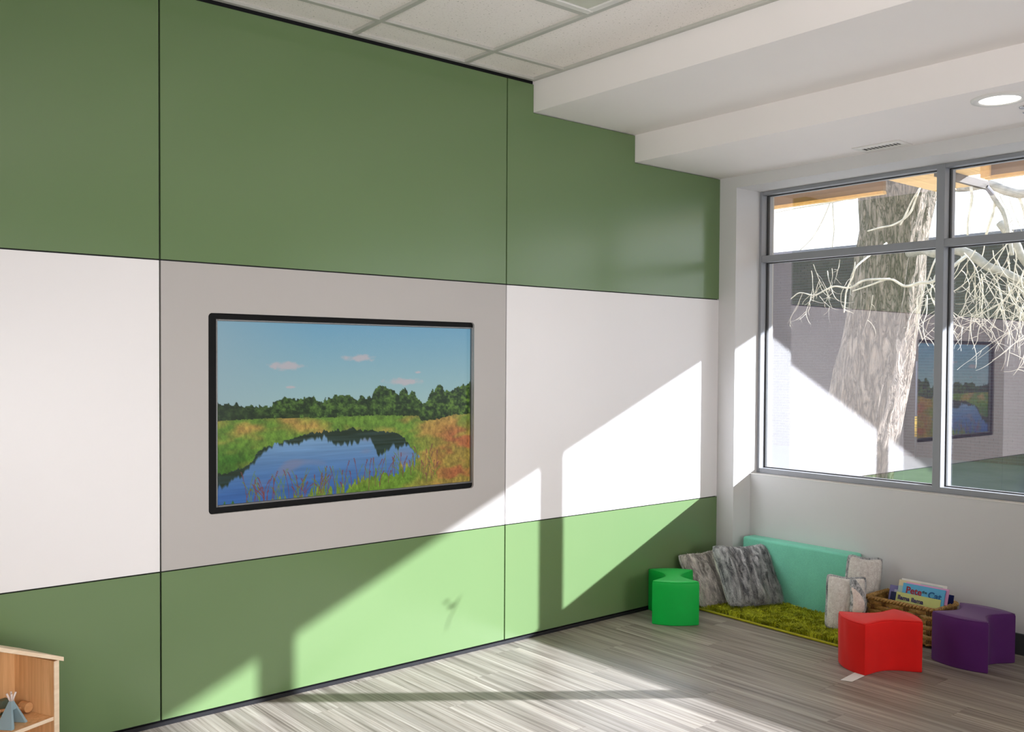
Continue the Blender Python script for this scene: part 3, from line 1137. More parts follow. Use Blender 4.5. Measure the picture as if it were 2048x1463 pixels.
def pillow(name, loc, rot, W, Hh, T, front, back, fur, label, seed=0, fold=.35, nf=17000, flen=.019, group=None, edge=None, cat='pillow'):
    root = thing(name, loc, label, cat, rot=rot, group=group)
    N = 44
    for s, mat, nm in ((-1, front, 'front_cover'), (1, back, 'back_cover')):
        vs, fs = [], []
        for j in range(N + 1):
            for i in range(N + 1):
                u = math.sin((2 * i / N - 1) * PI / 2 * .97) / math.sin(PI / 2 * .97)
                v = math.sin((2 * j / N - 1) * PI / 2 * .97) / math.sin(PI / 2 * .97)
                vs.append(pillow_point(u, v, s, W, Hh, T, seed, fold))
        for j in range(N):
            for i in range(N):
                a = j * (N + 1) + i
                fs.append((a, a + 1, a + N + 2, a + N + 1))
        MB().add(vs, fs).build(nm, mat, root, smooth=True)
    ring = []
    for k in range(80):
        t = k / 80 * 4
        c = int(t)
        r = (t - c) * 2 - 1
        u, v = ((r, 1), (1, -r), (-r, -1), (-1, r))[c]
        ring.append(pillow_point(u, v, -1, W, Hh, T, seed, 0) + Vector((0, 0, .002 * noise.noise(Vector((k * .7, seed, 0))))))
    MB().tube(ring, .009 if edge else .003, 6, closed=True).build('edge_seam', edge or MAT['fur_edge'], root, smooth=True)
    if nf:
        rr = np.random.RandomState(seed + 17)
        vs, fs = [], []
        for k in range(nf):
            u, v = rr.uniform(-1, 1), rr.uniform(-1, 1)
            p = pillow_point(u, v, -1, W, Hh, T, seed, fold)
            du = pillow_point(min(1, u + .03), v, -1, W, Hh, T, seed, fold) - p
            dv = pillow_point(u, min(1, v + .03), -1, W, Hh, T, seed, fold) - p
            nrm = du.cross(dv)
            if nrm.length < 1e-9:
                nrm = Vector((0, -1, 0))
            nrm.normalize()
            if nrm.y > 0:
                nrm = -nrm
            nd = Vector((noise.noise(Vector((u * 4, v * 4, seed))) * .8, 0, -.9))
            tip = p + (nrm * .55 + nd * .6 + Vector((rr.normal() * .25, 0, rr.normal() * .25))) * flen * rr.uniform(.6, 1.2)
            sd = nrm.cross(nd)
            if sd.length < 1e-6:
                sd = Vector((1, 0, 0))
            sd = sd.normalized() * .0010
            o = len(vs)
            vs += [p - sd, p + sd, tip]
            fs.append((o, o + 1, o + 2))
        me = bpy.data.meshes.new('fur')
        me.from_pydata([tuple(v) for v in vs], [], fs)
        me.materials.append(fur)
        fo = bpy.data.objects.new('fur', me)
        COL.objects.link(fo)
        fo.parent = root
        fo['kind'] = 'stuff'
    return root


R = math.radians
pillow('fur_pillow', (-0.245, -0.250, 0.030), Euler((R(-36), R(-3), R(-12))), 0.36, 0.335, 0.13, MAT['fur_beige'], MAT['fur_beige'], MAT['fur_beige'],
       'beige marbled fur pillow leaning on the green wall, behind the grey one', 2, .45)
pillow('fur_pillow', (-0.160, -0.412, 0.036), Euler((R(-33), R(2), R(-18.7))), 0.380, 0.372, 0.13, MAT['fur_grey'], MAT['fur_beige'], MAT['fur_grey'],
       'grey marbled fur pillow leaning in front of the beige one', 5, .45)
pb = pillow('sherpa_pillow', (-0.005, -0.950, 0.018), Euler((R(-3), R(8), R(-30))), 0.20, 0.365, 0.10, MAT['fur_cream'], MAT['fur_edge'], MAT['fur_cream'],
            'cream sherpa pillow with grey edges leaning on the wall behind the basket corner', 8, .2, 9000, .007, edge=MAT['fur_edge'])
pf = pillow('sherpa_pillow', (-0.190, -0.982, 0.030), Euler((R(-8), R(3), R(-48))), 0.195, 0.275, 0.10, MAT['fur_cream'], MAT['fur_edge'], MAT['fur_cream'],
            'cream sherpa pillow with a folded-over corner flap, behind the red stool', 12, .25, 9000, .007, edge=MAT['fur_edge'])
# the folded corner hanging from the top right of the front pillow
flap = []
NF = 28
prof = [(0.0, .014), (.12, .024), (.3, .033), (.55, .042), (.78, .041), (.93, .026), (1.0, .006)]
for nm, mat, sc_, yoff in (('corner_flap', MAT['fur_edge'], 1.0, 0.0), ('flap_lining', MAT['fur_pink'], .72, -.009)):
    vs, fs = [], []
    rows = 22
    for i in range(rows + 1):
        t = i / rows
        wd = np.interp(t, [p[0] for p in prof], [p[1] for p in prof]) * sc_
        zc = .262 - .200 * (t if sc_ == 1.0 else (.16 + t * .78))
        xc = .020 + .030 * math.sin(t * PI * .8)
        for j in range(16):
            a = 2 * PI * j / 16
            vs.append((xc + wd * math.cos(a), -.058 + yoff - .012 * math.sin(t * PI) + wd * .38 * math.sin(a) * (1 + .2 * noise.noise(Vector((j, i * .5, 2)))), zc))
    for i in range(rows):
        for j in range(16):
            fs.append((i * 16 + j, i * 16 + (j + 1) % 16, (i + 1) * 16 + (j + 1) % 16, (i + 1) * 16 + j))
    fs.append(tuple(range(16)))
    fs.append(tuple(rows * 16 + j for j in range(16)))
    MB().add(vs, fs).build(nm, mat, pf, smooth=True)

# ------------------------------------------------------------------ wicker basket
bk = thing('wicker_basket', (0.028, -1.228, 0.0105), 'brown woven rectangular wicker basket full of picture books', 'basket')
BX, BY, BH = 0.118, 0.186, 0.188                        # half sizes, height


def perim(hx, hy, r, s):
    """point at arc length s on a rounded rectangle, with its outward normal"""
    st = [('l', 2 * (hy - r)), ('a', PI * r / 2), ('l', 2 * (hx - r)), ('a', PI * r / 2)] * 2
    tot = sum(x[1] for x in st)
    s = s % tot
    corners = [(hx - r, hy - r), (-hx + r, hy - r), (-hx + r, -hy + r), (hx - r, -hy + r)]
    dirs = [(0, 1), (-1, 0), (0, -1), (1, 0)]
    starts = [(hx, -hy + r), (hx - r, hy), (-hx, hy - r), (-hx + r, -hy)]
    nrm = [(1, 0), (0, 1), (-1, 0), (0, -1)]
    for k, (ty, ln) in enumerate(st):
        if s <= ln:
            q = k // 2
            if ty == 'l':
                x, y = starts[q]
                return Vector((x + dirs[q][0] * s, y + dirs[q][1] * s, 0)), Vector((nrm[q][0], nrm[q][1], 0)), tot
            a = math.radians(90 * q) + s / r
            c = corners[q]
            return Vector((c[0] + r * math.cos(a), c[1] + r * math.sin(a), 0)), Vector((math.cos(a), math.sin(a), 0)), tot
        s -= ln
    return Vector((hx, 0, 0)), Vector((1, 0, 0)), tot


_, _, TOT = perim(BX, BY, .02, 0)
NS = 20                                                 # stakes round the basket
ROWS = 7
RHT = (BH - .018) / ROWS
for r_ in range(ROWS):
    vs, fs = [], []
    K = NS * 8
    for k in range(K):
        s = k / K * TOT
        p, nn, _ = perim(BX - .004, BY - .004, .02, s)
        ph = math.cos(PI * (s / TOT * NS) + (PI if r_ % 2 else 0))
        offs = .0055 * ph
        zc = .006 + RHT * (r_ + .5)
        bow = .0035
        tw = .0015 * noise.noise(Vector((k * .21, r_ * 3.1, 0)))
        for dz, do in ((-.46, -.0026), (-.46, .0), (-.2, bow), (.2, bow), (.46, .0), (.46, -.0026)):
            vs.append(p + nn * (offs + do) + Vector((0, 0, zc + dz * RHT * 1.02 + tw)))
    for k in range(K):
        for j in range(6):
            a0, a1 = k * 6 + j, k * 6 + (j + 1) % 6
            b0, b1 = ((k + 1) % K) * 6 + j, ((k + 1) % K) * 6 + (j + 1) % 6
            fs.append((a0, a1, b1, b0))
    o = MB().add(vs, fs).build('weave_band', MAT['wicker'], bk)
    smooth_angle(o, 50)
for k in range(NS):
    s = (k + .0) / NS * TOT
    for d in (-.0085, 0.0, .0085):
        p, nn, _ = perim(BX - .004, BY - .004, .02, s + d)
        path = []
        for j in range(ROWS * 4 + 1):
            z = .003 + (BH - .008) * j / (ROWS * 4)
            rr_ = (z - .006) / RHT - .5
            path.append(p + nn * (-.0062 * math.cos(PI * rr_) * (1 if k % 2 == 0 else -1)) + Vector((0, 0, z)))
        MB().tube(path, .0031, 5).build('stake', MAT['wicker_dark'], bk, smooth=True)
# rim: a wound rope
for nm, ph0, rad in (('rim', 0.0, .0068), ('rim', PI, .0068), ('base_rope', 0.0, .005)):
    path = []
    K = 420
    for k in range(K):
        s = k / K * TOT
        p, nn, _ = perim(BX, BY, .022, s)
        a = 2 * PI * 34 * k / K + ph0
        zc = BH - .004 if nm == 'rim' else .007
        path.append(p + nn * (.0065 * math.cos(a)) + Vector((0, 0, zc + (.0055 if nm == 'rim' else .002) * math.sin(a))))
    MB().tube(path, rad, 6, closed=True).build(nm, MAT['wicker'], bk, smooth=True)
MB().box(-BX + .012, BX - .012, -BY + .012, BY - .012, .002, .006).build('base', MAT['wicker_dark'], bk)

# ------------------------------------------------------------------ picture books in the basket
def text_mesh(s, size, font_off=0.0, sx=1.0):
    c = bpy.data.curves.new('lettering', 'FONT')
    c.body = s
    c.size = size
    c.offset = font_off
    c.extrude = 0.0004
    c.resolution_u = 3
    o = bpy.data.objects.new('lettering', c)
    COL.objects.link(o)
    dg = bpy.context.evaluated_depsgraph_get()
    me = bpy.data.meshes.new_from_object(o.evaluated_get(dg))
    bpy.data.objects.remove(o)
    bpy.data.curves.remove(c)
    return me


def flat(name, c, rough=0.35):
    return plain(name, srgb(*c), rough, 0.4, var=0.05, vs=20)


def book(y_left, y_right, x_top, z_top, lean, cover, thick, label, texts=(), patches=(), base=.018, pages=True):
    """a book standing in the basket, its cover facing the room (-x), leaning back towards the wall"""
    ht = (z_top - base) / math.cos(lean)
    x_bot = x_top - ht * math.sin(lean)
    # local X runs right along the cover (-y in the room), local Z up the cover, local Y into the book
    root = bpy.data.objects.new('picture_book', None)
    root.matrix_world = Matrix.Translation(Vector((x_bot, y_left, base))) @ Matrix.Rotation(R(-90), 4, 'Z') @ Matrix.Rotation(-lean, 4, 'X')
    COL.objects.link(root)
    tag(root, label, 'book', 'picture books in the wicker basket')
    w = y_left - y_right
    MB().box(0, w, 0, .0016, 0, ht).box(0, w, thick - .0016, thick, 0, ht).box(0, .0016, .0016, thick - .0016, 0, ht).build('cover', cover, root)
    MB().box(.0018, w - .004, .0018, thick - .0018, .003, ht - .003).build('pages', MAT['paper'], root)
    for (x0, x1, z0, z1, m, nm) in patches:
        MB().box(x0 * w, x1 * w, -.0006, -.0001, ht - z0, ht - z1).build(nm, m, root)
    for (s, size, x, dz, rot, m, off) in texts:
        me = text_mesh(s, size, off)
        me.materials.clear()
        me.materials.append(m)
        o = bpy.data.objects.new('title', me)
        COL.objects.link(o)
        o.parent = root
        o.matrix_local = Matrix.Translation(Vector((x * w, -.0012, ht - dz))) @ Matrix.Rotation(R(90), 4, 'X') @ Matrix.Rotation(R(rot), 4, 'Z')
    return root


c_red, c_blue, c_navy_ink, c_black, c_or = flat('red_ink', (150, 22, 38)), flat('blue_ink', (14, 84, 140)), flat('indigo_ink', (44, 28, 88)), flat('black_ink', (24, 28, 34)), flat('orange_ink', (206, 74, 18))
lean = R(17)
book(-1.158, -1.392, 0.010, .229, lean, flat('pale_yellow_green_cover', (196, 200, 122)), .009,
     'pale yellow-green book with indigo title lettering, frontmost in the basket',
     [('llama llama', .031, .045, .036, -1.5, c_navy_ink, .0009), ('time to share', .031, .07, .070, -1.5, c_or, .0012)])
book(-1.185, -1.405, 0.028, .277, lean, flat('sky_blue_cover', (92, 172, 212)), .008,
     'sky blue book with dark red and dark blue title lettering, behind the pale yellow-green one',
     [('Pete', .047, .085, .048, -1, c_red, .0012), ('the', .020, .475, .036, 0, c_black, .0002), ('Cat', .047, .62, .054, -1, c_blue, .0013)])
book(-1.195, -1.418, 0.040, .282, lean, flat('pink_cover', (222, 156, 196)), .006,
     'pink book edge showing just above the sky blue one', [], [(.0, 1.0, .0, .006, flat('pink_band', (228, 164, 204)), 'edge_band')])
book(-1.152, -1.380, 0.049, .285, lean, flat('pale_aqua_cover', (176, 200, 190)), .007,
     'pale cream and aqua book with a black letter at its left, behind the blue one',
     [('I', .030, .12, .066, 0, c_black, .0012)], [(.0, .5, .0, .030, flat('cream_patch', (222, 206, 164)), 'cream_band')])
book(-1.160, -1.398, 0.060, .292, lean, flat('white_cover', (226, 220, 214)), .006,
     'thin white book standing rearmost and tallest of the books', [])
book(-1.088, -1.270, 0.074, .243, R(16), flat('lavender_cover', (128, 122, 176)), .010,
     'lavender speckled book at the left end of the basket', [], [(.15, .4, .02, .06, flat('pale_speck', (190, 186, 210)), 'pale_shape'), (.3, .8, .005, .02, flat('violet_speck', (150, 110, 172)), 'violet_shape')])
book(-1.122, -1.288, 0.020, .222, R(17.5), flat('navy_cover', (22, 32, 74)), .008,
     'navy book just behind the left edge of the pale yellow-green one', [])
book(-1.268, -1.418, 0.086, .246, R(15), flat('dark_navy_cover', (20, 34, 92)), .010,
     'dark navy book at the right end behind the sky blue one', [])

# ------------------------------------------------------------------ wooden toy house with toys
hs = thing('toy_house', (-4.1035, -0.3115, 0), 'open-fronted pine toy house with a pitched pale roof, at the left edge', 'toy house', R(24.2))
HW, HD, HE = 0.25, 0.10, 0.418
tp = math.tan(R(22))
mb = MB()
MB().box(HW - .018, HW, -HD, HD, 0, HE).build('side_panel', MAT['pine'], hs, bevel=.001)
MB().box(-HW, -HW + .018, -HD, HD, 0, HE).build('side_panel', MAT['pine'], hs, bevel=.001)
MB().box(HW - .0185, HW + .0003, -HD - .003, -HD, 0, HE).build('edge_strip', MAT['pine_light'], hs)
poly = [(-HW + .018, 0), (HW - .018, 0), (HW - .018, HE), (0, HE + (HW - .018) * tp), (-HW + .018, HE)]
MB().prism(poly, HD - .008, HD, 'y').build('back_panel', MAT['pine'], hs)
for sgn in (1, -1):
    a = [(sgn * (HW + .012), HE - .006), (sgn * (HW + .012), HE + .008), (0, HE + .008 + (HW + .012) * tp), (0, HE - .006 + (HW + .012) * tp)]
    if sgn < 0:
        a = a[::-1]
    MB().prism(a, -HD - .012, HD + .004, 'y').build('roof_panel', MAT['pine_light'], hs, bevel=.001)
for z in (0.222, 0.02):
    MB().box(-HW + .018, HW - .018, -HD + .004, HD - .008, z, z + .012).build('shelf', MAT['pine'], hs, bevel=.0008)
    MB().box(-HW + .018, HW - .018, -HD + .002, -HD + .004, z, z + .012).build('shelf_edge', MAT['pine_light'], hs)
for x in (0.03, 0.105):
    MB().disc((x, 0.325), 0.004, HD - .0088, HD - .0079, 12, 'y').build('peg_hole', MAT['dark'], hs)
Hm = Matrix.Translation(Vector((-4.1035, -0.3115, 0))) @ Matrix.Rotation(R(24.2), 4, 'Z')


def on_shelf(x, y, z):
    return Hm @ Vector((x, y, z))


# toy tipi
tz = 0.2345
tpp = thing('toy_tipi', on_shelf(0.118, -0.045, tz), 'small pale blue wooden tipi with crossed pale poles on the house shelf', 'toy', R(24.2 + 18))
hh = .080
base = [(-.040, -.030), (.040, -.030), (.040, .030), (-.040, .030)]
top = .006
mb = MB()


def wedge(bq, tq, z0, z1):
    n = len(bq)
    vs = [(x, y, z0) for x, y in bq] + [(x, y, z1) for x, y in tq]
    fs = [tuple(range(n - 1, -1, -1)), tuple(range(n, 2 * n))] + [(i, (i + 1) % n, n + (i + 1) % n, n + i) for i in range(n)]
    return vs, fs


# solid left and back walls and two front legs leave an A-shaped door
for bq, tq in (([(-.040, -.030), (-.026, -.030), (-.026, .030), (-.040, .030)], [(-.006, -.005), (-.001, -.005), (-.001, .005), (-.006, .005)]),
               ([(.028, -.030), (.040, -.030), (.040, .030), (.028, .030)], [(.001, -.005), (.006, -.005), (.006, .005), (.001, .005)]),
               ([(-.026, .022), (.028, .022), (.028, .030), (-.026, .030)], [(-.001, .002), (.001, .002), (.001, .005), (-.001, .005)])):
    mb.add(*wedge(bq, tq, 0, hh))
mb.add(*wedge([(-.013, -.012), (.013, -.012), (.013, .012), (-.013, .012)], [(-.005, -.005), (.005, -.005), (.005, .005), (-.005, .005)], hh * .66, hh))
mb.build('tent', MAT['toy_blue'], tpp, bevel=.0008)
pk = None
for a in range(4):
    w = R(45 + 90 * a)
    MB().tube([(0.001 * math.cos(w), 0.001 * math.sin(w), hh - .004), (.015 * math.cos(w), .012 * math.sin(w), hh + .026)], .0034, 8).build('pole', MAT['toy_white'], tpp, smooth=True)
# toy mallet lying behind
mal = thing('toy_mallet', on_shelf(0.212, 0.008, tz), 'small wooden mallet with a round head lying behind the tipi', 'toy', R(24.2))
MB().tube([(-.0, .022, .021), (-.0, -.012, .021)], .0165, 20).build('head', MAT['toy_wood'], mal, smooth=False)
MB().tube([(-.012, .005, .021), (-.092, .046, .026)], .0052, 10).build('handle', MAT['toy_wood'], mal, smooth=True)
bx = thing('toy_dish', on_shelf(0.108, 0.052, tz), 'round flat wooden toy dish behind the tipi, cut by the picture edge', 'toy')
mb = MB()
mb.disc((0, 0), 0.030, 0, .022, 32).disc((0, 0), .034, .022, .030, 32)
mb.build('dish', MAT['pine_light'], bx)
gp = thing('toy_block', on_shelf(0.178, 0.076, tz), 'dull green toy block in the shadow at the back of the shelf', 'toy', R(24.2))
mb = MB()
mb.add(*wedge([(-.03, -.012), (.03, -.012), (.03, .012), (-.03, .012)], [(-.012, -.012), (.016, -.012), (.016, .012), (-.012, .012)], 0, .046))
mb.build('block', MAT['toy_green'], gp, bevel=.001)

# ------------------------------------------------------------------ outside: ground, brick building, canopy, tree
GZ0 = -1.0
gr = struct(MB().box(0.36, 60, -40, 50, GZ0 - .3, GZ0), 'ground', MAT['ground'])
MB().box(0.37, 11.0, -16, 14, GZ0, GZ0 + .02).build('bounce_ground', MAT['bounce_ground'], gr)  # unseen pale slab, added to bounce sunlight up under the eaves
bd = thing('brick_building', (19.0, 9.0, GZ0), 'long purple-brown brick building across the yard behind the tree', 'building')
MB().box(.012, 6, -24, 14, 0, 5.45).build('mortar_core', MAT['mortar'], bd)
bl, bh, gp_ = .203, .058, .017
proto = MB().box(0, .02, -bl / 2, bl / 2, 0, bh).build('brick', MAT['brick'], bd)
nb = 0
stuff = MB()
used = False
for r_ in range(74):
    z = r_ * (bh + gp_) + .01
    for k in range(-16, 22):
        y = (k + (.5 if r_ % 2 else 0)) * (bl + gp_)
        if z + bh > 5.42:
            continue
        # the bricks that show in the gaps of the window reflections are pieces of their own
        if 1 <= r_ - 12 <= 24 and -9 <= k <= 2 and nb < 298:
            b = proto if not used else link_copy(proto, 'brick', bd)
            used = True
            b.location = (0, y, z)
            nb += 1
        else:
            stuff.box(0, .02, y - bl / 2, y + bl / 2, z, z + bh)
me = bpy.data.meshes.new('brick_courses')
me.from_pydata(stuff.v, [], stuff.f)
me.materials.append(MAT['brick'])
so = bpy.data.objects.new('brick_courses', me)
COL.objects.link(so)
so.parent = bd
so['kind'] = 'stuff'
MB().box(-.05, 6, -24, 14, 5.45, 5.57).build('coping', MAT['conduit'], bd)
cd = thing('marker_post', (18.6, 8.33, GZ0), 'thin grey post with a yellow marker sleeve in front of the brick wall', 'post')
MB().tube([(0, 0, 0), (0, 0, 2.45)], .022, 8).build('post', MAT['conduit'], cd, smooth=True)
MB().tube([(0, 0, .55), (0, 0, 1.06)], .03, 10).build('sleeve', MAT['yellow'], cd, smooth=True)
for z in (.60, .66, .78, .84, .95, 1.0, 1.02):
    MB().tube([(0, 0, z), (0, 0, z + .012)], .0305, 10).build('mark', MAT['dark'], cd)

# timber canopy over the windows
CZ, CX = 3.056, 3.235
cp = thing('timber_canopy', (0, 0, CZ), 'golden timber eaves with boards and brown fascia beams outside the window top', 'canopy')
PB = 0.18
y = -8.0
while y < 9.0:
    y2 = y + PB
    mid = (y + y2) / 2
    x2 = CX
    if 0.28 < mid < 0.74:
        x2 = 4.38 - .42 * (.74 - mid)
    elif -0.15 < mid < 0.28:
        x2 = 3.78
    if -1.3 < mid < 3.0:
        MB().box(XO, x2, y + .002, y2 - .002, 0, .03).build('soffit_board', MAT['cedar'], cp)
    y = y2
MB().box(XO, CX, -8.0, -1.25, 0, .03).build('soffit_sheet', MAT['cedar'], cp)
MB().box(XO, CX, 2.95, 9.0, 0, .03).build('soffit_sheet', MAT['cedar'], cp)
MB().box(CX - .02, CX + .025, .735, 9.0, -.132, .0).build('fascia', MAT['cedar_dark'], cp)
MB().box(CX - .025, CX + .035, .735, 9.0, -.158, -.132).build('fascia_edge', MAT['cedar'], cp)
MB().box(CX - .02, CX + .025, -8.0, -.145, -.132, .0).build('fascia', MAT['cedar_dark'], cp)
MB().box(CX - .025, CX + .035, -8.0, -.145, -.158, -.132).build('fascia_edge', MAT['cedar'], cp)
MB().box(CX - .055, CX + .06, -.19, -.12, -.146, .0).build('bracket', MAT['cedar'], cp)
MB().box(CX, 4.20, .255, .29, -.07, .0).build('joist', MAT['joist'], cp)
MB().tube([(4.15, .262, -.05), (4.22, .235, -.11)], .022, 8).build('bolt', MAT['conduit'], cp)

# old tree with drooping twigs
tr = thing('old_tree', (9.0, 4.3, GZ0), 'large bare tree with a thick furrowed trunk outside the window', 'tree')
rings = [(GZ0 - .1, 4.62, .66), (0.0, 4.36, .60), (0.7, 4.20, .565), (1.4, 4.06, .54), (2.05, 3.95, .52), (2.7, 3.85, .50), (3.25, 3.79, .485), (3.6, 3.75, .495), (3.95, 3.72, .53), (4.5, 3.66, .60), (5.2, 3.55, .52), (6.5, 3.3, .42)]
NA = 120
vs, fs = [], []
zz = np.linspace(rings[0][0], rings[-1][0], 110)
for i, z in enumerate(zz):
    cy = np.interp(z, [r[0] for r in rings], [r[1] for r in rings])
    rad = np.interp(z, [r[0] for r in rings], [r[2] for r in rings])
    for j in range(NA):
        a = 2 * PI * j / NA
        rr_ = rad * (1 + .05 * noise.noise(Vector((math.cos(a) * 1.5, math.sin(a) * 1.5, z * .6))) + .045 * noise.noise(Vector((math.cos(a) * 9, math.sin(a) * 9, z * 1.6))))
        rr_ += .05 * (abs(noise.noise(Vector((math.cos(a) * 8, math.sin(a) * 8, z * 1.1)))) - .2)
        vs.append((rr_ * math.cos(a), cy - 4.3 + rr_ * math.sin(a), z - GZ0))
for i in range(len(zz) - 1):
    for j in range(NA):
        fs.append((i * NA + j, i * NA + (j + 1) % NA, (i + 1) * NA + (j + 1) % NA, (i + 1) * NA + j))
MB().add(vs, fs).build('trunk', MAT['bark'], tr, smooth=True)
OFF = Vector((9.0, 4.3, GZ0))


def smooth_path(pts, sub=5):
    P = [Vector(p) for p in pts]
    P = [P[0] * 2 - P[1]] + P + [P[-1] * 2 - P[-2]]
    out = []
    for i in range(1, len(P) - 2):
        for k in range(sub):
            t = k / sub
            a, b, c, d = P[i - 1:i + 3]
            out.append(.5 * ((2 * b) + (-a + c) * t + (2 * a - 5 * b + 4 * c - d) * t * t + (-a + 3 * b - 3 * c + d) * t ** 3))
    out.append(P[-2])
    return out


LIMBS = [
    ([(8.6, 3.3, 3.0), (7.9, 2.75, 2.95), (7.6, 2.44, 2.854), (7.6, 2.21, 2.88), (7.6, 1.953, 2.782), (7.6, 1.764, 2.629), (7.6, 1.55, 2.534), (7.6, 1.283, 2.389), (7.7, .8, 2.2)], .075, .045),
    ([(8.7, 3.4, 4.1), (7.9, 2.4, 3.75), (7.2, 1.814, 3.587), (7.2, 1.663, 3.591), (7.2, 1.514, 3.547), (7.2, 1.368, 3.468), (7.2, 1.14, 3.414), (7.3, .6, 3.5)], .07, .05),
    ([(7.2, 1.66, 3.585), (7.2, 1.585, 3.52), (7.2, 1.512, 3.39), (7.2, 1.422, 3.248), (7.2, 1.379, 3.124), (7.2, 1.342, 2.942), (7.2, 1.30, 2.7)], .038, .022),
    ([(7.2, 1.512, 3.378), (7.2, 1.521, 3.259), (7.2, 1.566, 3.114), (7.2, 1.611, 2.967)], .020, .016),
    ([(7.1, 1.74, 3.62), (7.0, 1.71, 3.549), (7.0, 1.696, 3.409), (7.0, 1.717, 3.261), (7.0, 1.739, 3.113), (7.0, 1.742, 2.962)], .02, .014),
    ([(7.9, 1.75, 3.2), (7.9, 1.562, 2.93), (7.9, 1.487, 2.767), (7.9, 1.378, 2.604), (7.9, 1.2, 2.4)], .055, .045),
    ([(7.2, 1.3, 3.45), (7.2, 1.253, 3.417), (7.2, 1.194, 3.28), (7.2, 1.163, 3.13), (7.2, 1.15, 2.9)], .024, .016),
    ([(7.4, 1.95, 2.75), (7.0, 2.136, 2.442), (7.0, 2.328, 2.422), (7.0, 2.526, 2.389), (7.0, 2.73, 2.491), (7.0, 3.008, 2.429), (7.0, 3.259, 2.363)], .026, .008),
    ([(7.0, 2.73, 2.491), (6.8, 2.965, 2.48), (6.8, 3.177, 2.395), (6.8, 3.397, 2.426), (6.8, 3.545, 2.381), (6.8, 3.712, 2.322), (6.8, 3.931, 2.367), (6.8, 4.073, 2.291)], .016, .007),
    ([(7.3, 2.95, 3.0), (6.8, 3.074, 2.682), (6.8, 3.143, 2.524), (6.8, 3.227, 2.364), (6.8, 3.246, 2.201), (6.8, 3.259, 2.069)], .014, .008),
    ([(8.4, 3.25, 3.95), (7.0, 2.348, 3.635), (7.0, 2.444, 3.471), (7.0, 2.56, 3.25), (7.0, 2.605, 3.173)], .014, .010),
    ([(7.0, 2.359, 3.60), (7.0, 2.474, 3.317), (7.0, 2.673, 3.193), (7.0, 2.879, 3.169), (7.0, 3.054, 3.141)], .015, .009),
    ([(8.8, 4.1, 4.2), (8.5, 4.079, 3.899), (8.5, 4.293, 3.881), (8.5, 4.546, 3.859), (8.5, 5.074, 3.845), (8.5, 5.537, 3.819)], .022, .008),
    ([(8.5, 4.504, 3.892), (8.5, 4.492, 3.662), (8.5, 4.472, 3.431), (8.5, 4.502, 3.167)], .012, .008),
    ([(8.5, 4.546, 3.859), (8.5, 4.672, 3.605), (8.5, 4.843, 3.352), (8.5, 5.064, 3.176)], .010, .007),
    ([(7.6, 2.35, 2.86), (7.2, 2.239, 2.712), (7.2, 2.333, 2.465), (7.2, 2.427, 2.215), (7.2, 2.456, 1.96), (7.2, 2.386, 1.703)], .014, .007),
]
for pts, r0, r1 in LIMBS:
    P = [p - OFF for p in smooth_path(pts)]
    n = len(P)
    big = r0 > .03
    MB().tube(P, [r0 + (r1 - r0) * i / (n - 1) for i in range(n)], 9 if big else 6).build('limb' if big else 'branch', MAT['limb'] if big else MAT['twig'], tr, smooth=True)
tw = MB()
rt_ = random.Random(21)


def twig(p, d, L, r):
    P = [Vector(p)]
    d = Vector(d).normalized()
    n = 14
    curl = Vector((rt_.gauss(0, .25), rt_.gauss(0, .55), rt_.gauss(0, .2)))
    for i in range(n):
        if i == n // 2 and rt_.random() < .4:
            curl = -curl
        d = (d + curl * .16 + Vector((rt_.gauss(0, .05), rt_.gauss(0, .09), -.13 + .24 * i / n))).normalized()
        P.append(P[-1] + d * L / n)
    tw.tube(P, [r * (1 - .6 * i / n) for i in range(n + 1)], 4)
    return P


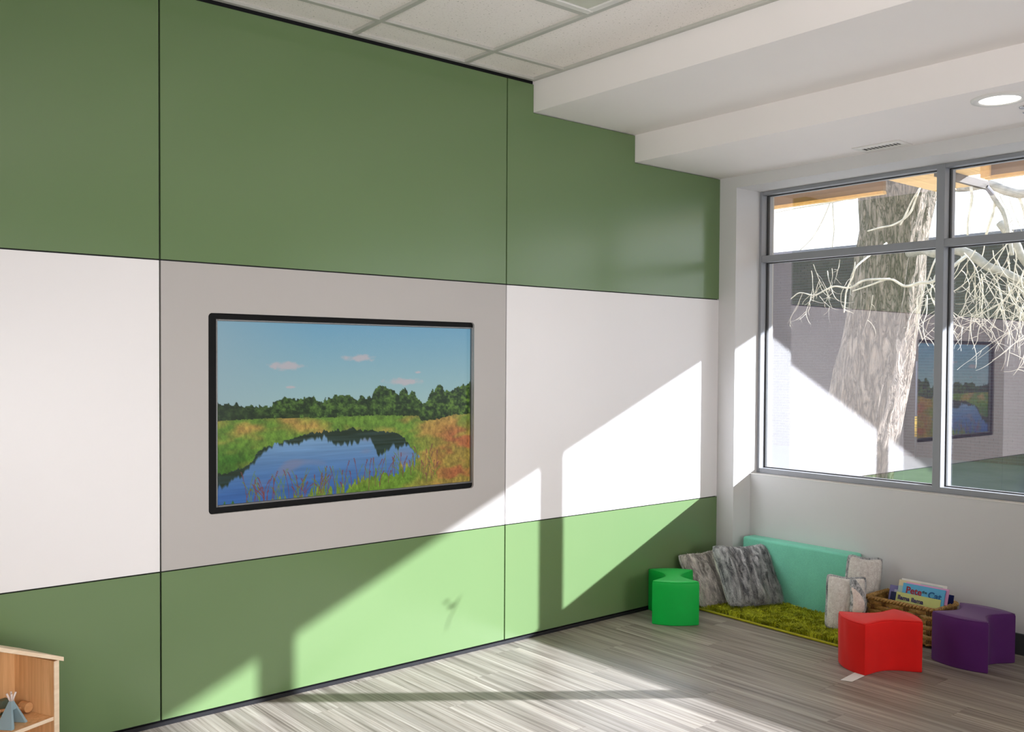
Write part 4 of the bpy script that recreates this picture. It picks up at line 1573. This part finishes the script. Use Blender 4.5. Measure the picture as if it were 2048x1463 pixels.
def droop(p, L, r, kids=3):
    P = twig(p, (rt_.gauss(0, .4), rt_.gauss(0, .55), -.55 - rt_.random()), L, r)
    for _ in range(kids):
        i = rt_.randrange(3, len(P) - 1)
        Q = twig(P[i], (rt_.gauss(0, .5), rt_.gauss(0, .8), -.7 * rt_.random() - .1), L * rt_.uniform(.3, .65), r * .7)
        if rt_.random() < .35:
            twig(Q[7], (rt_.gauss(0, .6), rt_.gauss(0, .9), rt_.gauss(0, .4)), L * .22, r * .55)


for _ in range(48):                                     # the dense curtain on the right
    droop((rt_.uniform(6.9, 8.2), rt_.uniform(.9, 2.25), rt_.uniform(2.35, 3.0)), rt_.uniform(.6, 1.35), rt_.uniform(.0055, .009), 3)
for _ in range(9):                                      # in front of the trunk's right side
    droop((rt_.uniform(6.9, 7.6), rt_.uniform(2.2, 2.6), rt_.uniform(2.2, 2.7)), rt_.uniform(.6, 1.0), rt_.uniform(.005, .008), 2)
for _ in range(14):                                     # sparse cluster on the left
    droop((rt_.uniform(6.7, 7.3), rt_.uniform(3.0, 4.0), rt_.uniform(2.30, 2.80)), rt_.uniform(.3, .6), rt_.uniform(.004, .007), 2)
for _ in range(10):                                     # thin ones against the sky
    droop((rt_.uniform(7.2, 8.4), rt_.uniform(.9, 1.9), rt_.uniform(3.4, 3.8)), rt_.uniform(.4, .9), rt_.uniform(.004, .007), 1)
me = bpy.data.meshes.new('twigs')
me.from_pydata([tuple(Vector(v) - OFF) for v in tw.v], [], tw.f)
me.materials.append(MAT['twig'])
two = bpy.data.objects.new('twigs', me)
COL.objects.link(two)
two.parent = tr
two['kind'] = 'stuff'

# a bit of dead twig with a seed head, caught on the outside of the second pane: it throws the small shadow on the green panel
dt = thing('dry_twig', (0.300, -1.70, 1.20), 'thin dry twig with a seed head caught on the outside of the window pane', 'twig')
MB().tube([(.004, -0.012, .062), (.004, -0.036, .022), (.004, -0.062, -.016), (.004, -0.070, -.052)], [.0032, .0028, .0024, .0018], 5).build('stem', MAT['twig'], dt, smooth=True)
MB().tube([(.004, -.040, .036), (.004, -.050, .048), (.004, -.062, .056)], [.004, .011, .003], 7).build('seed_head', MAT['twig'], dt, smooth=True)
MB().tube([(.004, -.066, .072), (.004, -.072, .085), (.004, -.082, .098)], [.002, .007, .001], 6).build('leaf', MAT['twig'], dt, smooth=True)
